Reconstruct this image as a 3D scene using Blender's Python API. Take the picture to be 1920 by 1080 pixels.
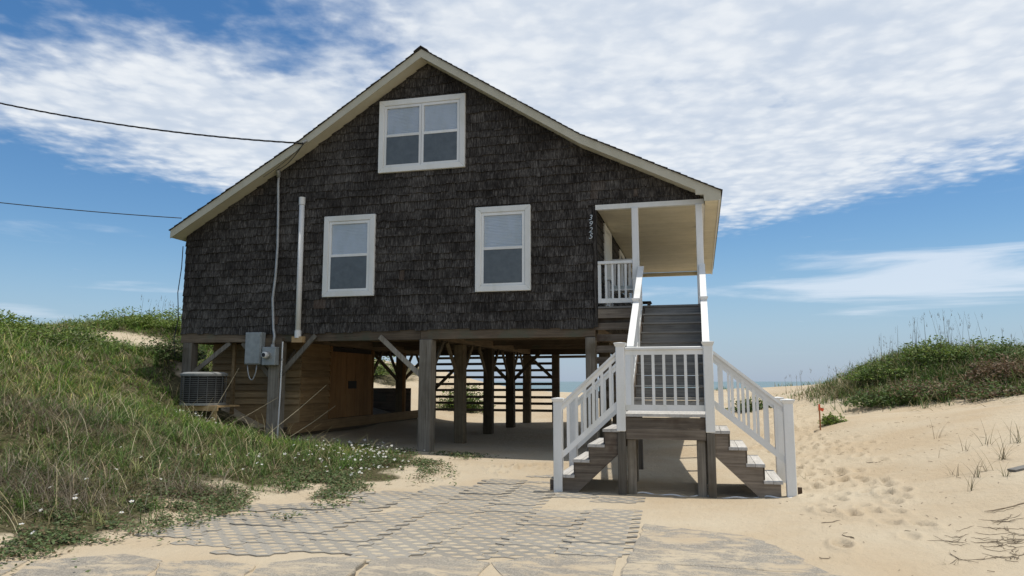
import bpy, math, random
import numpy as np
from mathutils import Vector, Matrix
R = math.radians
random.seed(7); rng = np.random.default_rng(11)
S = bpy.context.scene
for o in list(bpy.data.objects): bpy.data.objects.remove(o)
COL = S.collection

# ------------------------------------------------------------------ camera, sky, sun, exposure
AZ = R(14.3); PITCH = math.atan(175/1371)
cam = bpy.data.cameras.new('camera'); cam.sensor_width = 36; cam.lens = 36*1371/1920
cam.clip_start = .05; cam.clip_end = 20000
camo = bpy.data.objects.new('camera', cam); COL.objects.link(camo)
camo.location = (0, 0, 1.55); camo.rotation_euler = (R(90)+PITCH, 0, AZ)
S.camera = camo

SUN = Vector((.20, .055, .975)).normalized()          # direction towards the sun
W = bpy.data.worlds.new('World'); S.world = W; W.use_nodes = True
def make_world():
    nt = W.node_tree; nt.nodes.clear(); N = nt.nodes.new; L = nt.links.new
    def m(op, a, b=None, c=None, clamp=False):
        n = N('ShaderNodeMath'); n.operation = op; n.use_clamp = clamp
        for i, v in enumerate((a, b, c)):
            if v is None: continue
            if isinstance(v, (int, float)): n.inputs[i].default_value = v
            else: L(v, n.inputs[i])
        return n.outputs[0]
    def sstep(x, lo, hi):
        n = N('ShaderNodeMapRange'); n.interpolation_type = 'SMOOTHSTEP'
        L(x, n.inputs[0]); n.inputs[1].default_value = lo; n.inputs[2].default_value = hi
        return n.outputs[0]
    def noise(x, y, z, scale, det=6, rough=.55, dist=0.):
        c = N('ShaderNodeCombineXYZ'); L(m('ADD', x, z*3.7), c.inputs[0]); L(y, c.inputs[1])
        n = N('ShaderNodeTexNoise'); n.noise_dimensions = '2D'; n.inputs['Scale'].default_value = scale
        n.inputs['Detail'].default_value = det; n.inputs['Roughness'].default_value = rough
        n.inputs['Distortion'].default_value = dist
        L(c.outputs[0], n.inputs['Vector']); return n.outputs['Fac']
    def mix(f, a, b):
        n = N('ShaderNodeMix'); n.data_type = 'RGBA'; n.clamp_factor = True
        L(f, n.inputs[0])
        for s, v in ((6, a), (7, b)):
            if isinstance(v, tuple): n.inputs[s].default_value = (*v, 1)
            else: L(v, n.inputs[s])
        return n.outputs[2]
    sky = N('ShaderNodeTexSky'); sky.sky_type = 'NISHITA'; sky.sun_disc = False
    sky.sun_elevation = math.asin(SUN.z); sky.sun_rotation = math.atan2(SUN.x, SUN.y)
    sky.air_density = 1.0; sky.dust_density = .35; sky.ozone_density = 2.2; sky.altitude = 0
    tc = N('ShaderNodeTexCoord'); sep = N('ShaderNodeSeparateXYZ'); L(tc.outputs['Generated'], sep.inputs[0])
    x, y, z = sep.outputs
    ca, sa = math.cos(AZ), math.sin(AZ)
    r = m('ADD', m('MULTIPLY', x, ca), m('MULTIPLY', y, sa))
    f = m('SUBTRACT', m('MULTIPLY', y, ca), m('MULTIPLY', x, sa))
    zc = m('MAXIMUM', z, .03)
    qx = m('DIVIDE', r, zc); qy = m('DIVIDE', f, zc)
    def puffs(scale, zz):
        c = N('ShaderNodeCombineXYZ'); L(qx, c.inputs[0]); L(qy, c.inputs[1]); c.inputs[2].default_value = zz
        nn = N('ShaderNodeTexNoise'); nn.noise_dimensions = '2D'; nn.inputs['Scale'].default_value = scale*1.1; nn.inputs['Detail'].default_value = 3; L(c.outputs[0], nn.inputs['Vector'])
        mx = N('ShaderNodeVectorMath'); mx.operation = 'MULTIPLY_ADD'; L(nn.outputs['Color'], mx.inputs[0]); mx.inputs[1].default_value = (.55/scale*2,)*3; L(c.outputs[0], mx.inputs[2])
        v = N('ShaderNodeTexVoronoi'); v.voronoi_dimensions = '2D'; v.feature = 'SMOOTH_F1'; v.inputs['Scale'].default_value = scale; v.inputs['Smoothness'].default_value = .6
        L(mx.outputs[0], v.inputs['Vector']); return m('SUBTRACT', 1, v.outputs['Distance'])
    pf1 = puffs(6.5, 2.); pf2 = puffs(13., 5.)
    puff = m('ADD', m('MULTIPLY', pf1, .6), m('MULTIPLY', pf2, .4))
    big = noise(qx, qy, 3.1, .95, 8, .58, .1)
    fine = noise(qx, qy, 7.7, 6.5, 6, .6, .1)
    shade = noise(qx, qy, 1.3, 2.0, 7, .6, .1)
    d1 = m('MULTIPLY', m('SUBTRACT', m('SUBTRACT', 5.1, m('MULTIPLY', m('POWER', m('ABSOLUTE', m('SUBTRACT', qx, .2)), 2), .45)), qy), .75)
    d2 = m('MULTIPLY', m('MAXIMUM', m('SUBTRACT', qy, 2.02), m('MULTIPLY', m('ADD', qx, .48), 1.2)), 1.25)
    e = m('MINIMUM', m('MAXIMUM', m('MINIMUM', d1, d2), -.75), .95)
    dn = m('ADD', e, m('ADD', m('MULTIPLY', m('SUBTRACT', big, .5), 1.7), m('ADD', m('MULTIPLY', m('SUBTRACT', fine, .5), .7), m('MULTIPLY', m('SUBTRACT', puff, .62), .55))))
    alpha = m('MULTIPLY', sstep(dn, -.38, .62), .93)
    az = m('ARCTAN2', r, f); el = m('ARCSINE', z)
    n3 = noise(m('MULTIPLY', az, 3), m('MULTIPLY', el, 30), 4.4, 1.0, 6, .55, .3)
    lobe = m('ADD', m('POWER', m('DIVIDE', m('SUBTRACT', az, .58), .2), 2), m('POWER', m('DIVIDE', m('SUBTRACT', el, .122), .028), 2))
    lobe = m('EXPONENT', m('MULTIPLY', lobe, -1))
    band = m('MULTIPLY', sstep(el, .02, .08), m('SUBTRACT', 1, sstep(el, .15, .24)))
    bank = m('MULTIPLY', m('MULTIPLY', sstep(m('ADD', n3, m('MULTIPLY', lobe, .46)), .60, .88), band), .72)
    hz = m('MULTIPLY', m('SUBTRACT', 1, sstep(el, .0, .19)), .70)
    bw = N('ShaderNodeHueSaturation'); bw.inputs['Saturation'].default_value = 1.28; bw.inputs['Value'].default_value = 1.06; L(sky.outputs[0], bw.inputs['Color'])
    base = mix(hz, bw.outputs[0], (2.75, 4.0, 6.1))
    ccol = mix(sstep(m('ADD', m('ADD', m('MULTIPLY', shade, .55), m('MULTIPLY', fine, .2)), m('MULTIPLY', m('SUBTRACT', puff, .6), .5)), .16, .62), (5.8, 6.5, 7.5), (8.2, 8.5, 8.8))
    c1 = mix(bank, base, (7.2, 7.9, 8.8))
    c2 = mix(alpha, c1, ccol)
    bg = N('ShaderNodeBackground'); L(c2, bg.inputs[0]); bg.inputs[1].default_value = .108
    out = N('ShaderNodeOutputWorld'); L(bg.outputs[0], out.inputs[0])
make_world()
sun = bpy.data.lights.new('sun', 'SUN'); sun.energy = 3.9; sun.angle = R(.55); sun.color = (1, .95, .87)
suno = bpy.data.objects.new('sun', sun); COL.objects.link(suno)
suno.rotation_euler = (-SUN).to_track_quat('-Z', 'Y').to_euler()
S.view_settings.view_transform = 'Standard'; S.view_settings.look = 'None'
S.view_settings.exposure = 0.0; S.view_settings.gamma = 1.0
S.render.engine = 'CYCLES'

# ------------------------------------------------------------------ helpers
class NT:
    """small wrapper for writing procedural materials"""
    def __init__(s, name):
        s.m = bpy.data.materials.new(name); s.m.use_nodes = True; s.nt = s.m.node_tree
        s.nt.nodes.clear(); s.N = s.nt.nodes.new; s.L = s.nt.links.new
        s.out = s.N('ShaderNodeOutputMaterial'); s.p = s.N('ShaderNodeBsdfPrincipled'); s.L(s.p.outputs[0], s.out.inputs[0])
        g = s.N('ShaderNodeNewGeometry'); s.pos = g.outputs['Position']; s.geo = g
        s.oi = s.N('ShaderNodeObjectInfo').outputs['Random']
    def set(s, sock, v):
        if isinstance(v, (int, float)): sock.default_value = v
        elif isinstance(v, tuple): sock.default_value = (*v, 1) if len(v) == 3 and sock.type == 'RGBA' else v
        else: s.L(v, sock)
    def math(s, op, a, b=0., clamp=False):
        n = s.N('ShaderNodeMath'); n.operation = op; n.use_clamp = clamp
        s.set(n.inputs[0], a); s.set(n.inputs[1], b); return n.outputs[0]
    def noise(s, scale=1., sc=(1, 1, 1), det=5, rough=.55, vec=None, off=None, dist=0.):
        mp = s.N('ShaderNodeMapping'); s.L(vec or s.pos, mp.inputs[0]); mp.inputs['Scale'].default_value = sc
        if off is not None:
            c = s.N('ShaderNodeCombineXYZ'); k = s.math('MULTIPLY', off, 37.)
            for i in range(3): s.L(k, c.inputs[i])
            s.L(c.outputs[0], mp.inputs['Location'])
        n = s.N('ShaderNodeTexNoise'); n.inputs['Scale'].default_value = scale; n.inputs['Detail'].default_value = det
        n.inputs['Roughness'].default_value = rough; n.inputs['Distortion'].default_value = dist
        s.L(mp.outputs[0], n.inputs['Vector']); return n.outputs['Fac']
    def ramp(s, f, stops):
        n = s.N('ShaderNodeValToRGB'); e = n.color_ramp.elements
        while len(e) < len(stops): e.new(.5)
        for k, (p, c) in zip(e, stops):
            k.position = p; k.color = (*c, 1) if isinstance(c, tuple) else (c, c, c, 1)
        s.set(n.inputs[0], f); return n.outputs[0]
    def mix(s, f, a, b, mode='MIX'):
        n = s.N('ShaderNodeMix'); n.data_type = 'RGBA'; n.blend_type = mode
        s.set(n.inputs[0], f); s.set(n.inputs[6], a); s.set(n.inputs[7], b); return n.outputs[2]
    def rng(s, f, a, b, lo, hi):
        n = s.N('ShaderNodeMapRange'); s.set(n.inputs[0], f)
        for i, v in enumerate((a, b, lo, hi)): n.inputs[i+1].default_value = v
        return n.outputs[0]
    def scale(s, col, k):
        n = s.N('ShaderNodeVectorMath'); n.operation = 'SCALE'; s.L(col, n.inputs[0]); s.set(n.inputs['Scale'], k); return n.outputs[0]
    def bump(s, h, strength=.3, dist=.01):
        n = s.N('ShaderNodeBump'); n.inputs['Strength'].default_value = strength; n.inputs['Distance'].default_value = dist
        s.L(h, n.inputs['Height']); s.L(n.outputs[0], s.p.inputs['Normal'])
    def done(s, col, rough=.8, spec=.3):
        s.set(s.p.inputs['Base Color'], col); s.set(s.p.inputs['Roughness'], rough)
        s.p.inputs['Specular IOR Level'].default_value = spec; return s.m

def wood(name, dark, light, axis='x', rough=.85, amount=.45, stain=None):
    t = NT(name); k = {'x': (1.2, 30, 30), 'y': (30, 1.2, 30), 'z': (30, 30, 1.2)}[axis]
    g = t.noise(1., k, 6, .6, off=t.oi, dist=.4)
    b = t.noise(2.2, (1, 1, 1), 4, .6, off=t.oi)
    f = t.math('ADD', t.math('MULTIPLY', g, .65), t.math('MULTIPLY', b, .35))
    c = t.ramp(f, [(.34, dark), (.64, light)])
    if stain:
        c = t.mix(t.rng(t.noise(1.7, off=t.oi), .52, .68, 0, 1), c, stain)
    c = t.scale(c, t.rng(t.oi, 0, 1, 1-amount, 1+amount))
    t.bump(g, .5, .006); return t.done(c, rough, .2)
def paint(name, col, rough=.5, dirt=.12):
    t = NT(name); n = t.noise(3., (1, 1, .4), 6, .65); n2 = t.noise(40., det=3)
    f = t.math('ADD', t.math('MULTIPLY', n, .8), t.math('MULTIPLY', n2, .2))
    c = t.scale(t.mix(t.rng(f, .45, .72, 0, .5), col, tuple(v*.72 for v in col[:2])+(col[2]*.62,)), t.rng(t.oi, 0, 1, 1-dirt, 1))
    t.bump(n2, .08, .003); return t.done(c, rough, .4)
def plain(name, col, rough=.6, metal=0., spec=.4):
    t = NT(name); n = t.noise(9., det=5); c = t.scale(t.mix(n, col, col), t.rng(n, .3, .7, .82, 1.12))
    t.p.inputs['Metallic'].default_value = metal; return t.done(c, rough, spec)

M = {}
M['white'] = paint('white_vinyl', (.80, .80, .78), .42)
M['trim'] = paint('white_trim_paint', (.78, .78, .75), .55)
M['cream'] = paint('cream_paint', (.56, .53, .42), .6, .18)
M['ceil'] = paint('porch_ceiling_paint', (.70, .64, .48), .6, .10)
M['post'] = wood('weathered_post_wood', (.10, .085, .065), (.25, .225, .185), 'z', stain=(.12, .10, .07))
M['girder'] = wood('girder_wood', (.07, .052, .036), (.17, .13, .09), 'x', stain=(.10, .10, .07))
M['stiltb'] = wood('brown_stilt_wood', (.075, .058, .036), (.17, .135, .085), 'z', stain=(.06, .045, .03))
M['girdery'] = wood('depth_girder_wood', (.075, .055, .035), (.18, .135, .085), 'y')
M['tread'] = wood('grey_tread_wood', (.13, .125, .115), (.27, .26, .24), 'x', amount=.2)
M['treadl'] = wood('bleached_tread_wood', (.34, .325, .30), (.52, .50, .465), 'y', amount=.12)
M['string'] = wood('stringer_wood', (.075, .06, .047), (.20, .168, .132), 'x', stain=(.07, .045, .03))
M['siding'] = wood('shed_siding', (.19, .13, .065), (.33, .235, .125), 'x', amount=.25)
M['sidingy'] = wood('shed_side_siding', (.18, .115, .055), (.31, .205, .10), 'y', amount=.25)
M['door'] = wood('shed_door_wood', (.16, .085, .035), (.27, .15, .06), 'z', amount=.2)
M['fresh'] = wood('fresh_lumber', (.38, .25, .12), (.55, .38, .20), 'x', amount=.1)
M['dark'] = plain('dark_interior', (.03, .027, .024), .9)
M['metal'] = plain('grey_painted_steel', (.27, .29, .29), .45)
M['galv'] = plain('galvanised_conduit', (.36, .36, .35), .4, .3)
M['pvc'] = paint('white_pvc', (.74, .73, .71), .4)
M['cable'] = plain('black_cable', (.02, .02, .022), .6)
M['acgrille'] = plain('condenser_louvre', (.12, .12, .115), .5)
M['acrim'] = plain('condenser_top', (.24, .24, .225), .5)
M['roofing'] = plain('asphalt_shingle', (.055, .05, .046), .95, spec=.1)
M['orange'] = plain('orange_tape', (.75, .12, .05), .6)
M['stake'] = wood('stake_wood', (.30, .14, .07), (.45, .22, .11), 'z')
M['brass'] = plain('pale_metal_digit', (.55, .55, .52), .35, .4)
M['twig'] = wood('driftwood', (.10, .075, .05), (.26, .21, .15), 'x')
M['straw'] = wood('straw_reed', (.30, .25, .16), (.46, .40, .28), 'z')
M['cush'] = plain('faded_cushion', (.42, .47, .47), .9)

def shingle_mat():
    t = NT('cedar_shingle_weathered')
    at = t.N('ShaderNodeAttribute'); at.attribute_name = 'tone'
    tone = t.math('FRACT', t.math('ADD', at.outputs['Fac'], t.oi))
    streak = t.noise(1., (42, 42, 2.6), 7, .72, off=tone)
    patch = t.noise(1.1, (1, 1, 1.4), 5, .6)
    fine = t.noise(1., (160, 160, 9), 3, .6)
    f = t.math('ADD', t.math('ADD', t.math('MULTIPLY', streak, .64), t.math('MULTIPLY', patch, .22)), t.math('MULTIPLY', fine, .22))
    c = t.ramp(f, [(.41, (.0075, .0066, .0058)), (.53, (.040, .035, .031)), (.67, (.15, .138, .124))])
    sp = t.N('ShaderNodeSeparateXYZ'); t.L(t.pos, sp.inputs[0])
    c = t.mix(t.rng(tone, .985, 1, 0, .55), c, (.09, .06, .042))
    c = t.scale(c, t.rng(tone, 0, 1, .78, 1.22))
    t.bump(t.math('ADD', streak, t.math('MULTIPLY', fine, .5)), .7, .008); return t.done(c, .92, .12)
M['shingle'] = shingle_mat()

def glass_mat():
    t = NT('window_glass'); gl = t.N('ShaderNodeBsdfGlossy'); gl.inputs['Roughness'].default_value = .03
    tr = t.N('ShaderNodeBsdfTransparent'); tr.inputs[0].default_value = (.97, .98, .99, 1)
    fr = t.N('ShaderNodeFresnel'); fr.inputs[0].default_value = 1.55
    mx = t.N('ShaderNodeMixShader'); t.L(t.math('MULTIPLY', fr.outputs[0], .6), mx.inputs[0])
    t.L(tr.outputs[0], mx.inputs[1]); t.L(gl.outputs[0], mx.inputs[2]); t.L(mx.outputs[0], t.out.inputs[0]); return t.m
M['glass'] = glass_mat()
M['blind'] = paint('window_blind', (.78, .82, .86), .7, .05)
M['screen'] = plain('insect_screen', (.105, .12, .128), .38, spec=.5)

class MB:
    def __init__(s): s.v = []; s.f = []
    def add(s, vs, fs):
        b = len(s.v); s.v += [tuple(v) for v in vs]; s.f += [tuple(i+b for i in f) for f in fs]; return s
    def box(s, x0, x1, y0, y1, z0, z1):
        vs = [(x, y, z) for z in (z0, z1) for y in (y0, y1) for x in (x0, x1)]
        return s.add(vs, [(0, 2, 3, 1), (4, 5, 7, 6), (0, 1, 5, 4), (2, 6, 7, 3), (0, 4, 6, 2), (1, 3, 7, 5)])
    def beam(s, a, b, w, h, up=(0, 0, 1)):
        """box from a to b; w across, h along 'up'"""
        a = Vector(a); b = Vector(b); d = (b-a).normalized(); up = Vector(up)
        sd = d.cross(up)
        if sd.length < 1e-4: sd = Vector((1, 0, 0))
        sd.normalize(); u = sd.cross(d).normalized()
        vs = []
        for p in (a, b):
            for i, j in ((-1, -1), (1, -1), (1, 1), (-1, 1)): vs.append(p+sd*(i*w/2)+u*(j*h/2))
        return s.add(vs, [(0, 1, 2, 3), (7, 6, 5, 4), (0, 4, 5, 1), (1, 5, 6, 2), (2, 6, 7, 3), (3, 7, 4, 0)])
    def vbeam(s, a, b, y0, y1, h):
        """sloped board in the XZ plane with plumb (vertical) ends, h tall below the line a-b"""
        (xa, za), (xb, zb) = a, b
        vs = [(xa, y0, za), (xb, y0, zb), (xb, y0, zb-h), (xa, y0, za-h), (xa, y1, za), (xb, y1, zb), (xb, y1, zb-h), (xa, y1, za-h)]
        return s.add(vs, [(0, 1, 2, 3), (7, 6, 5, 4), (0, 4, 5, 1), (1, 5, 6, 2), (2, 6, 7, 3), (3, 7, 4, 0)])
    def ybeam(s, a, b, x0, x1, h):
        (ya, za), (yb, zb) = a, b
        vs = [(x0, ya, za), (x0, yb, zb), (x0, yb, zb-h), (x0, ya, za-h), (x1, ya, za), (x1, yb, zb), (x1, yb, zb-h), (x1, ya, za-h)]
        return s.add(vs, [(3, 2, 1, 0), (4, 5, 6, 7), (1, 5, 4, 0), (2, 6, 5, 1), (3, 7, 6, 2), (0, 4, 7, 3)])
    def tube(s, pts, r, n=8):
        pts = [Vector(p) for p in pts]; rings = []
        for i, p in enumerate(pts):
            d = (pts[min(i+1, len(pts)-1)]-pts[max(i-1, 0)]).normalized()
            a = d.cross(Vector((.31, .92, .23))); a.normalize(); b = d.cross(a)
            rr = r[i] if isinstance(r, (list, tuple)) else r
            rings.append([p+a*(rr*math.cos(2*math.pi*k/n))+b*(rr*math.sin(2*math.pi*k/n)) for k in range(n)])
        vs = [v for q in rings for v in q]; fs = []
        for i in range(len(pts)-1):
            for k in range(n): fs.append((i*n+k, i*n+(k+1) % n, (i+1)*n+(k+1) % n, (i+1)*n+k))
        fs.append(tuple(range(n))[::-1]); fs.append(tuple((len(pts)-1)*n+k for k in range(n)))
        return s.add(vs, fs)
    def prism(s, poly, axis, a, b):
        """extrude polygon: axis 'y' -> poly is (x,z); 'z' -> (x,y); 'x' -> (y,z)"""
        def P(q, t): return {'y': (q[0], t, q[1]), 'z': (q[0], q[1], t), 'x': (t, q[0], q[1])}[axis]
        n = len(poly); vs = [P(q, a) for q in poly]+[P(q, b) for q in poly]
        fs = [tuple(range(n)), tuple(range(n, 2*n))[::-1]]+[(i, i+n, (i+1) % n+n, (i+1) % n) for i in range(n)]
        return s.add(vs, fs)
    def build(s, name, mat, parent=None, smooth=False, bevel=0., **kw):
        v = np.array(s.v, float); c = (v.min(0)+v.max(0))/2; c[2] = v[:, 2].min()
        me = bpy.data.meshes.new(name); me.from_pydata([tuple(q) for q in v-c], [], s.f)
        import bmesh
        bm = bmesh.new(); bm.from_mesh(me); bmesh.ops.recalc_face_normals(bm, faces=bm.faces)
        if bevel: bmesh.ops.bevel(bm, geom=list(bm.edges), offset=bevel, segments=1, affect='EDGES', clamp_overlap=True)
        bm.to_mesh(me); bm.free()
        if smooth: me.polygons.foreach_set('use_smooth', [True]*len(me.polygons))
        me.materials.append(M[mat] if isinstance(mat, str) else mat)
        return link(name, me, Vector(c), parent, **kw)
WL = {}
def link(name, me, wloc, parent=None, **kw):
    o = bpy.data.objects.new(name, me); COL.objects.link(o); wloc = Vector(wloc); WL[o.name] = wloc
    if parent is not None:
        o.parent = parent; o.location = wloc-WL[parent.name]
    else: o.location = wloc
    for k, v in kw.items(): o[k] = v
    return o
def thing(name, loc, label, cat, group=None):
    o = link(name, None, loc); o['label'] = label; o['category'] = cat; o.empty_display_size = .1
    if group: o['group'] = group
    return o
def tag(o, label, cat, group=None):
    o['label'] = label; o['category'] = cat
    if group: o['group'] = group
    return o
def npmesh(name, V, F, mat, loc=(0, 0, 0), color=None, tri_sizes=None, parent=None, smooth=False, **kw):
    """fast mesh from numpy; F is (n,k) array"""
    me = bpy.data.meshes.new(name); k = F.shape[1]; n = len(F)
    me.vertices.add(len(V)); me.vertices.foreach_set('co', np.ascontiguousarray(V-np.array(loc), np.float32).ravel())
    me.loops.add(n*k); me.loops.foreach_set('vertex_index', F.astype(np.int32).ravel())
    me.polygons.add(n); me.polygons.foreach_set('loop_start', np.arange(0, n*k, k, dtype=np.int32))
    me.update(calc_edges=True)
    if smooth: me.polygons.foreach_set('use_smooth', np.ones(n, bool))
    if color is not None:
        at = me.color_attributes.new('Col', 'FLOAT_COLOR', 'POINT')
        at.data.foreach_set('color', np.ascontiguousarray(np.c_[color, np.ones(len(color))], np.float32).ravel())
    me.materials.append(mat); return link(name, me, loc, parent, **kw)

# ------------------------------------------------------------------ ground height
CP = np.array([
 (-6.15,5.5,.04),(-6.1,6.6,.04),(-5.5,8,.04),(-5.3,9.6,.05),(-5.1,11,.08),(-4.5,13.2,.1),
 (-4,5,0),(-2,5,0),(0,5,0),(-4,7.5,0),(-2,7.5,0),(0,7.5,0),(-3,10,0),(-1.5,10.4,.03),(0.2,10.5,.05),(-3,3,0),(0,2,0),(-3,0,0),(3,0,.05),(3,3,.06),
 (-6.7,10.85,.22),(-7.9,6.9,.5),(-7.6,8.6,.48),(-10.2,8.85,1.25),(-10.2,10.9,1.15),(-8.4,11,.64),(-8.5,13,.42),(-10.2,13,.78),
 (-11.46,14.5,1.3),(-10.1,14.5,.6),(-9,14.5,.28),(-6.7,14.5,.17),(-4.8,14.5,.09),(-2.8,14.5,.08),(-1,14.5,.1),(-12.6,13,1.75),(-12.2,15.6,1.95),
 (-16.6,14.3,2.65),(-18,16.4,2.8),(-16.4,16.5,2.55),(-19.6,21.7,3.55),(-18,22.5,3.5),(-16.9,18.9,2.75),(-16.6,20,2.8),(-14.8,14.8,2.3),(-13.2,16.4,2.15),(-13.5,20,1.8),(-22,15,3.2),(-23,19,3.3),
 (-13,11,2.0),(-13,8,1.9),(-12,5,1.5),(-9,4.2,.75),(-8,2,.3),(-16,6,2.3),(-20,10,2.8),
 (-10,18,.45),(-11.5,18,.7),(-9,20,.35),(-10,24,.6),(-12.5,24,1.3),(-8.9,24,.3),(-5.57,16.8,.1),(-5.57,19.3,.14),(-5.57,21.7,.16),(-4.6,24,.22),(-2,18,.12),(-1,22,.3),(0.5,18,.25),
 (-6.6,29.6,.75),(-6.3,33.8,1.0),(-2,34,1.05),(-2,29,.7),(-13,28,1.9),(-12,31,2.2),(-10,29,1.35),(-18,30,3.2),(-9,34,1.3),
 (1.2,11,.05),(1.6,14,.18),(2.23,18.4,.5),(3.5,21.7,.85),(2.2,23,.8),(4.5,24,1.55),(6.1,24.3,2.35),(7.6,24.7,2.4),(8.6,22.9,2.15),(5.58,15,1.12),(4.1,16.7,.82),(3.2,17.6,.66),(5.5,18.5,.98),(7,20,1.25),
 (3.4,9.3,.42),(2.5,7,.12),(2.4,11.5,.2),(3.6,12.5,.55),(5,11.5,.72),(2.9,14.8,.42),(2.5,17.4,.42),(4,38.5,1.25),(3.4,30,1.0),(5.25,32.6,1.45),(7,29,1.8),(2.0,27,.9),
 (12,24,2.3),(12,15,1.7),(10,8,1.1),(6,5,.45),(7,2,.3),(10,0,.3),(14,32,1.9),(0,38,1.1),(-6,38,.9),(-14,38,1.2)])
def _tps(r2): return np.where(r2 > 1e-9, .5*r2*np.log(np.maximum(r2, 1e-9)), 0)
def _solve():
    n = len(CP); d = CP[:, None, :2]-CP[None, :, :2]; K = _tps((d**2).sum(2))+np.eye(n)*.25
    P = np.c_[np.ones(n), CP[:, :2]]
    A = np.block([[K, P], [P.T, np.zeros((3, 3))]]); return np.linalg.solve(A, np.r_[CP[:, 2], 0, 0, 0])
TW = _solve()
wv = [(rng.uniform(.5, 3.4), rng.uniform(0, 6.28), rng.uniform(0, 6.28)) for _ in range(14)]
def wavy(x, y):
    s = 0
    for k, th, ph in wv: s = s+np.sin(k*(x*math.cos(th)+y*math.sin(th))+ph+.7*np.sin(.6*k*(y*math.cos(th)-x*math.sin(th))))/(k+.6)
    return s/7
def sm(t, a, b):
    t = np.clip((t-a)/(b-a), 0, 1); return t*t*(3-2*t)
def H(x, y):
    x = np.asarray(x, float); y = np.asarray(y, float); sh = x.shape; x = x.ravel(); y = y.ravel()
    xc = np.clip(x, -24, 15); yc = np.clip(y, -1, 39); z = np.zeros(len(x))
    for i in range(0, len(x), 40000):
        a = slice(i, i+40000); d2 = (xc[a, None]-CP[None, :, 0])**2+(yc[a, None]-CP[None, :, 1])**2
        z[a] = _tps(d2)@TW[:len(CP)]+TW[-3]+TW[-2]*xc[a]+TW[-1]*yc[a]
    z = np.clip(z, -.02, 4.2)
    pav = sm(-np.maximum(np.maximum(np.abs(x+2.6)-3.0, np.abs(y-7.6)-3.4), -1.), -.9, .4)     # calm paved forecourt
    z = z*(1-pav*.9)+wavy(x, y)*.13*(1-pav)*sm(np.abs(z)+.2, 0, .8)
    z = z*(1-sm(y, 39, 46))-.0; z = z-7*sm(y, 41, 66)
    return z.reshape(sh)
def h1(x, y): return float(H(np.array([x]), np.array([y]))[0])

# grass edge on the left: everything left of this line is vegetated
GE = np.array([(-6.9,3.0),(-6.35,4.6),(-6.2,5.6),(-6.0,6.6),(-5.55,8.0),(-5.35,9.6),(-5.05,11.0),(-4.95,12.6),(-5.1,14.0),(-7.3,14.9),(-8.6,15.0)])
def left_veg(x, y):
    ex = np.interp(y, GE[:, 1], GE[:, 0]); d = ex-x           # >0 inside grass
    d = np.where(y > 14.9, np.minimum(-11.75-x, 9), d)
    v = sm(d+wavy(x*2.3, y*2.3)*1.5, -.2, .8)
    v = v*(1-.97*np.exp(-(((x+17.0)/1.9)**2+((y-18.8)/1.35)**2)**2))   # open sand hollow
    return v*(1-sm(y, 26, 29))
def right_veg(x, y):
    a = np.exp(-(((x-6.2)/3.1)**2+((y-22.3)/3.0)**2)**2)
    b = np.exp(-(((x-11)/3.4)**2+((y-23.0)/2.2)**2)**2)
    cover = sm(H(x, y), .80, 1.25)
    cover = cover*(1-.9*sm(wavy(x*2.4+1, y*2.4), -.1, .25)*sm(22.6-y, 0, 1.2))
    return np.clip((a+b)*cover*1.15+.15*wavy(x*3, y*3)*(a+b), 0, 1)
def back_veg(x, y):
    return np.clip(np.exp(-(((x+13.0)/2.6)**2+((y-29)/2.0)**2)**2)+.0, 0, 1)*sm(wavy(x*2, y*2), -.5, .1)
def veg(x, y): return np.clip(left_veg(x, y)+right_veg(x, y)+back_veg(x, y), 0, 1)

# ------------------------------------------------------------------ terrain sheet
def sand_nodes(t, coarse=1.):
    a = t.noise(.55, det=5); b = t.noise(6., det=6, rough=.7); g = t.noise(260., det=3, rough=.8)
    c = t.ramp(a, [(.35, (.42, .335, .228)), (.5, (.445, .37, .265)), (.68, (.47, .405, .30))])
    c = t.mix(t.rng(b, .55, .8, 0, .35), c, (.39, .305, .21))
    c = t.scale(c, t.rng(g, .3, .7, .86, 1.12)); return c, b, g
def sand_mat():
    t = NT('beach_sand'); c, b, g = sand_nodes(t)
    at = t.N('ShaderNodeAttribute'); at.attribute_name = 'Col'; sp = t.N('ShaderNodeSeparateColor'); t.L(at.outputs['Color'], sp.inputs[0])
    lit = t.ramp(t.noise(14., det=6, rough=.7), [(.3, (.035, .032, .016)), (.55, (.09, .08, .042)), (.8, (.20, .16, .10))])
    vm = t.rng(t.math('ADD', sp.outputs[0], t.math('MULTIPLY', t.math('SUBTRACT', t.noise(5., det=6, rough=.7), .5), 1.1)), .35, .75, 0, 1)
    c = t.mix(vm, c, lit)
    fl = t.N('ShaderNodeTexVoronoi'); fl.inputs['Scale'].default_value = 7.; t.L(t.pos, fl.inputs['Vector'])
    fm = t.math('MULTIPLY', t.math('LESS_THAN', fl.outputs['Distance'], .055), t.math('GREATER_THAN', t.noise(.9, det=3), .5))
    c = t.mix(t.math('MULTIPLY', fm, .7), c, (.10, .075, .05))
    h = t.math('ADD', t.math('ADD', t.math('MULTIPLY', t.noise(9., (1, .6, 1), 6, .62), .9), t.math('MULTIPLY', g, .1)), t.math('MULTIPLY', t.noise(2.2, det=4), .8))
    t.bump(h, .6, .06); return t.done(c, .95, .1)
M['sand'] = sand_mat()
prints = []
def trail(p0, p1, n, jit, w=.16):
    for i in range(n):
        t = (i+rng.uniform(-.3, .3))/n; q = np.array(p0)*(1-t)+np.array(p1)*t
        prints.append((q[0]+rng.uniform(-jit, jit), q[1]+rng.uniform(-.1, .1), rng.uniform(.03, .075), rng.uniform(-.5, .5)))
trail((1.5, 11.2), (2.2, 17.5), 26, .42); trail((2.0, 16.5), (2.4, 23), 26, .55); trail((1.7, 7.6), (1.8, 12), 14, .5)
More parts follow.
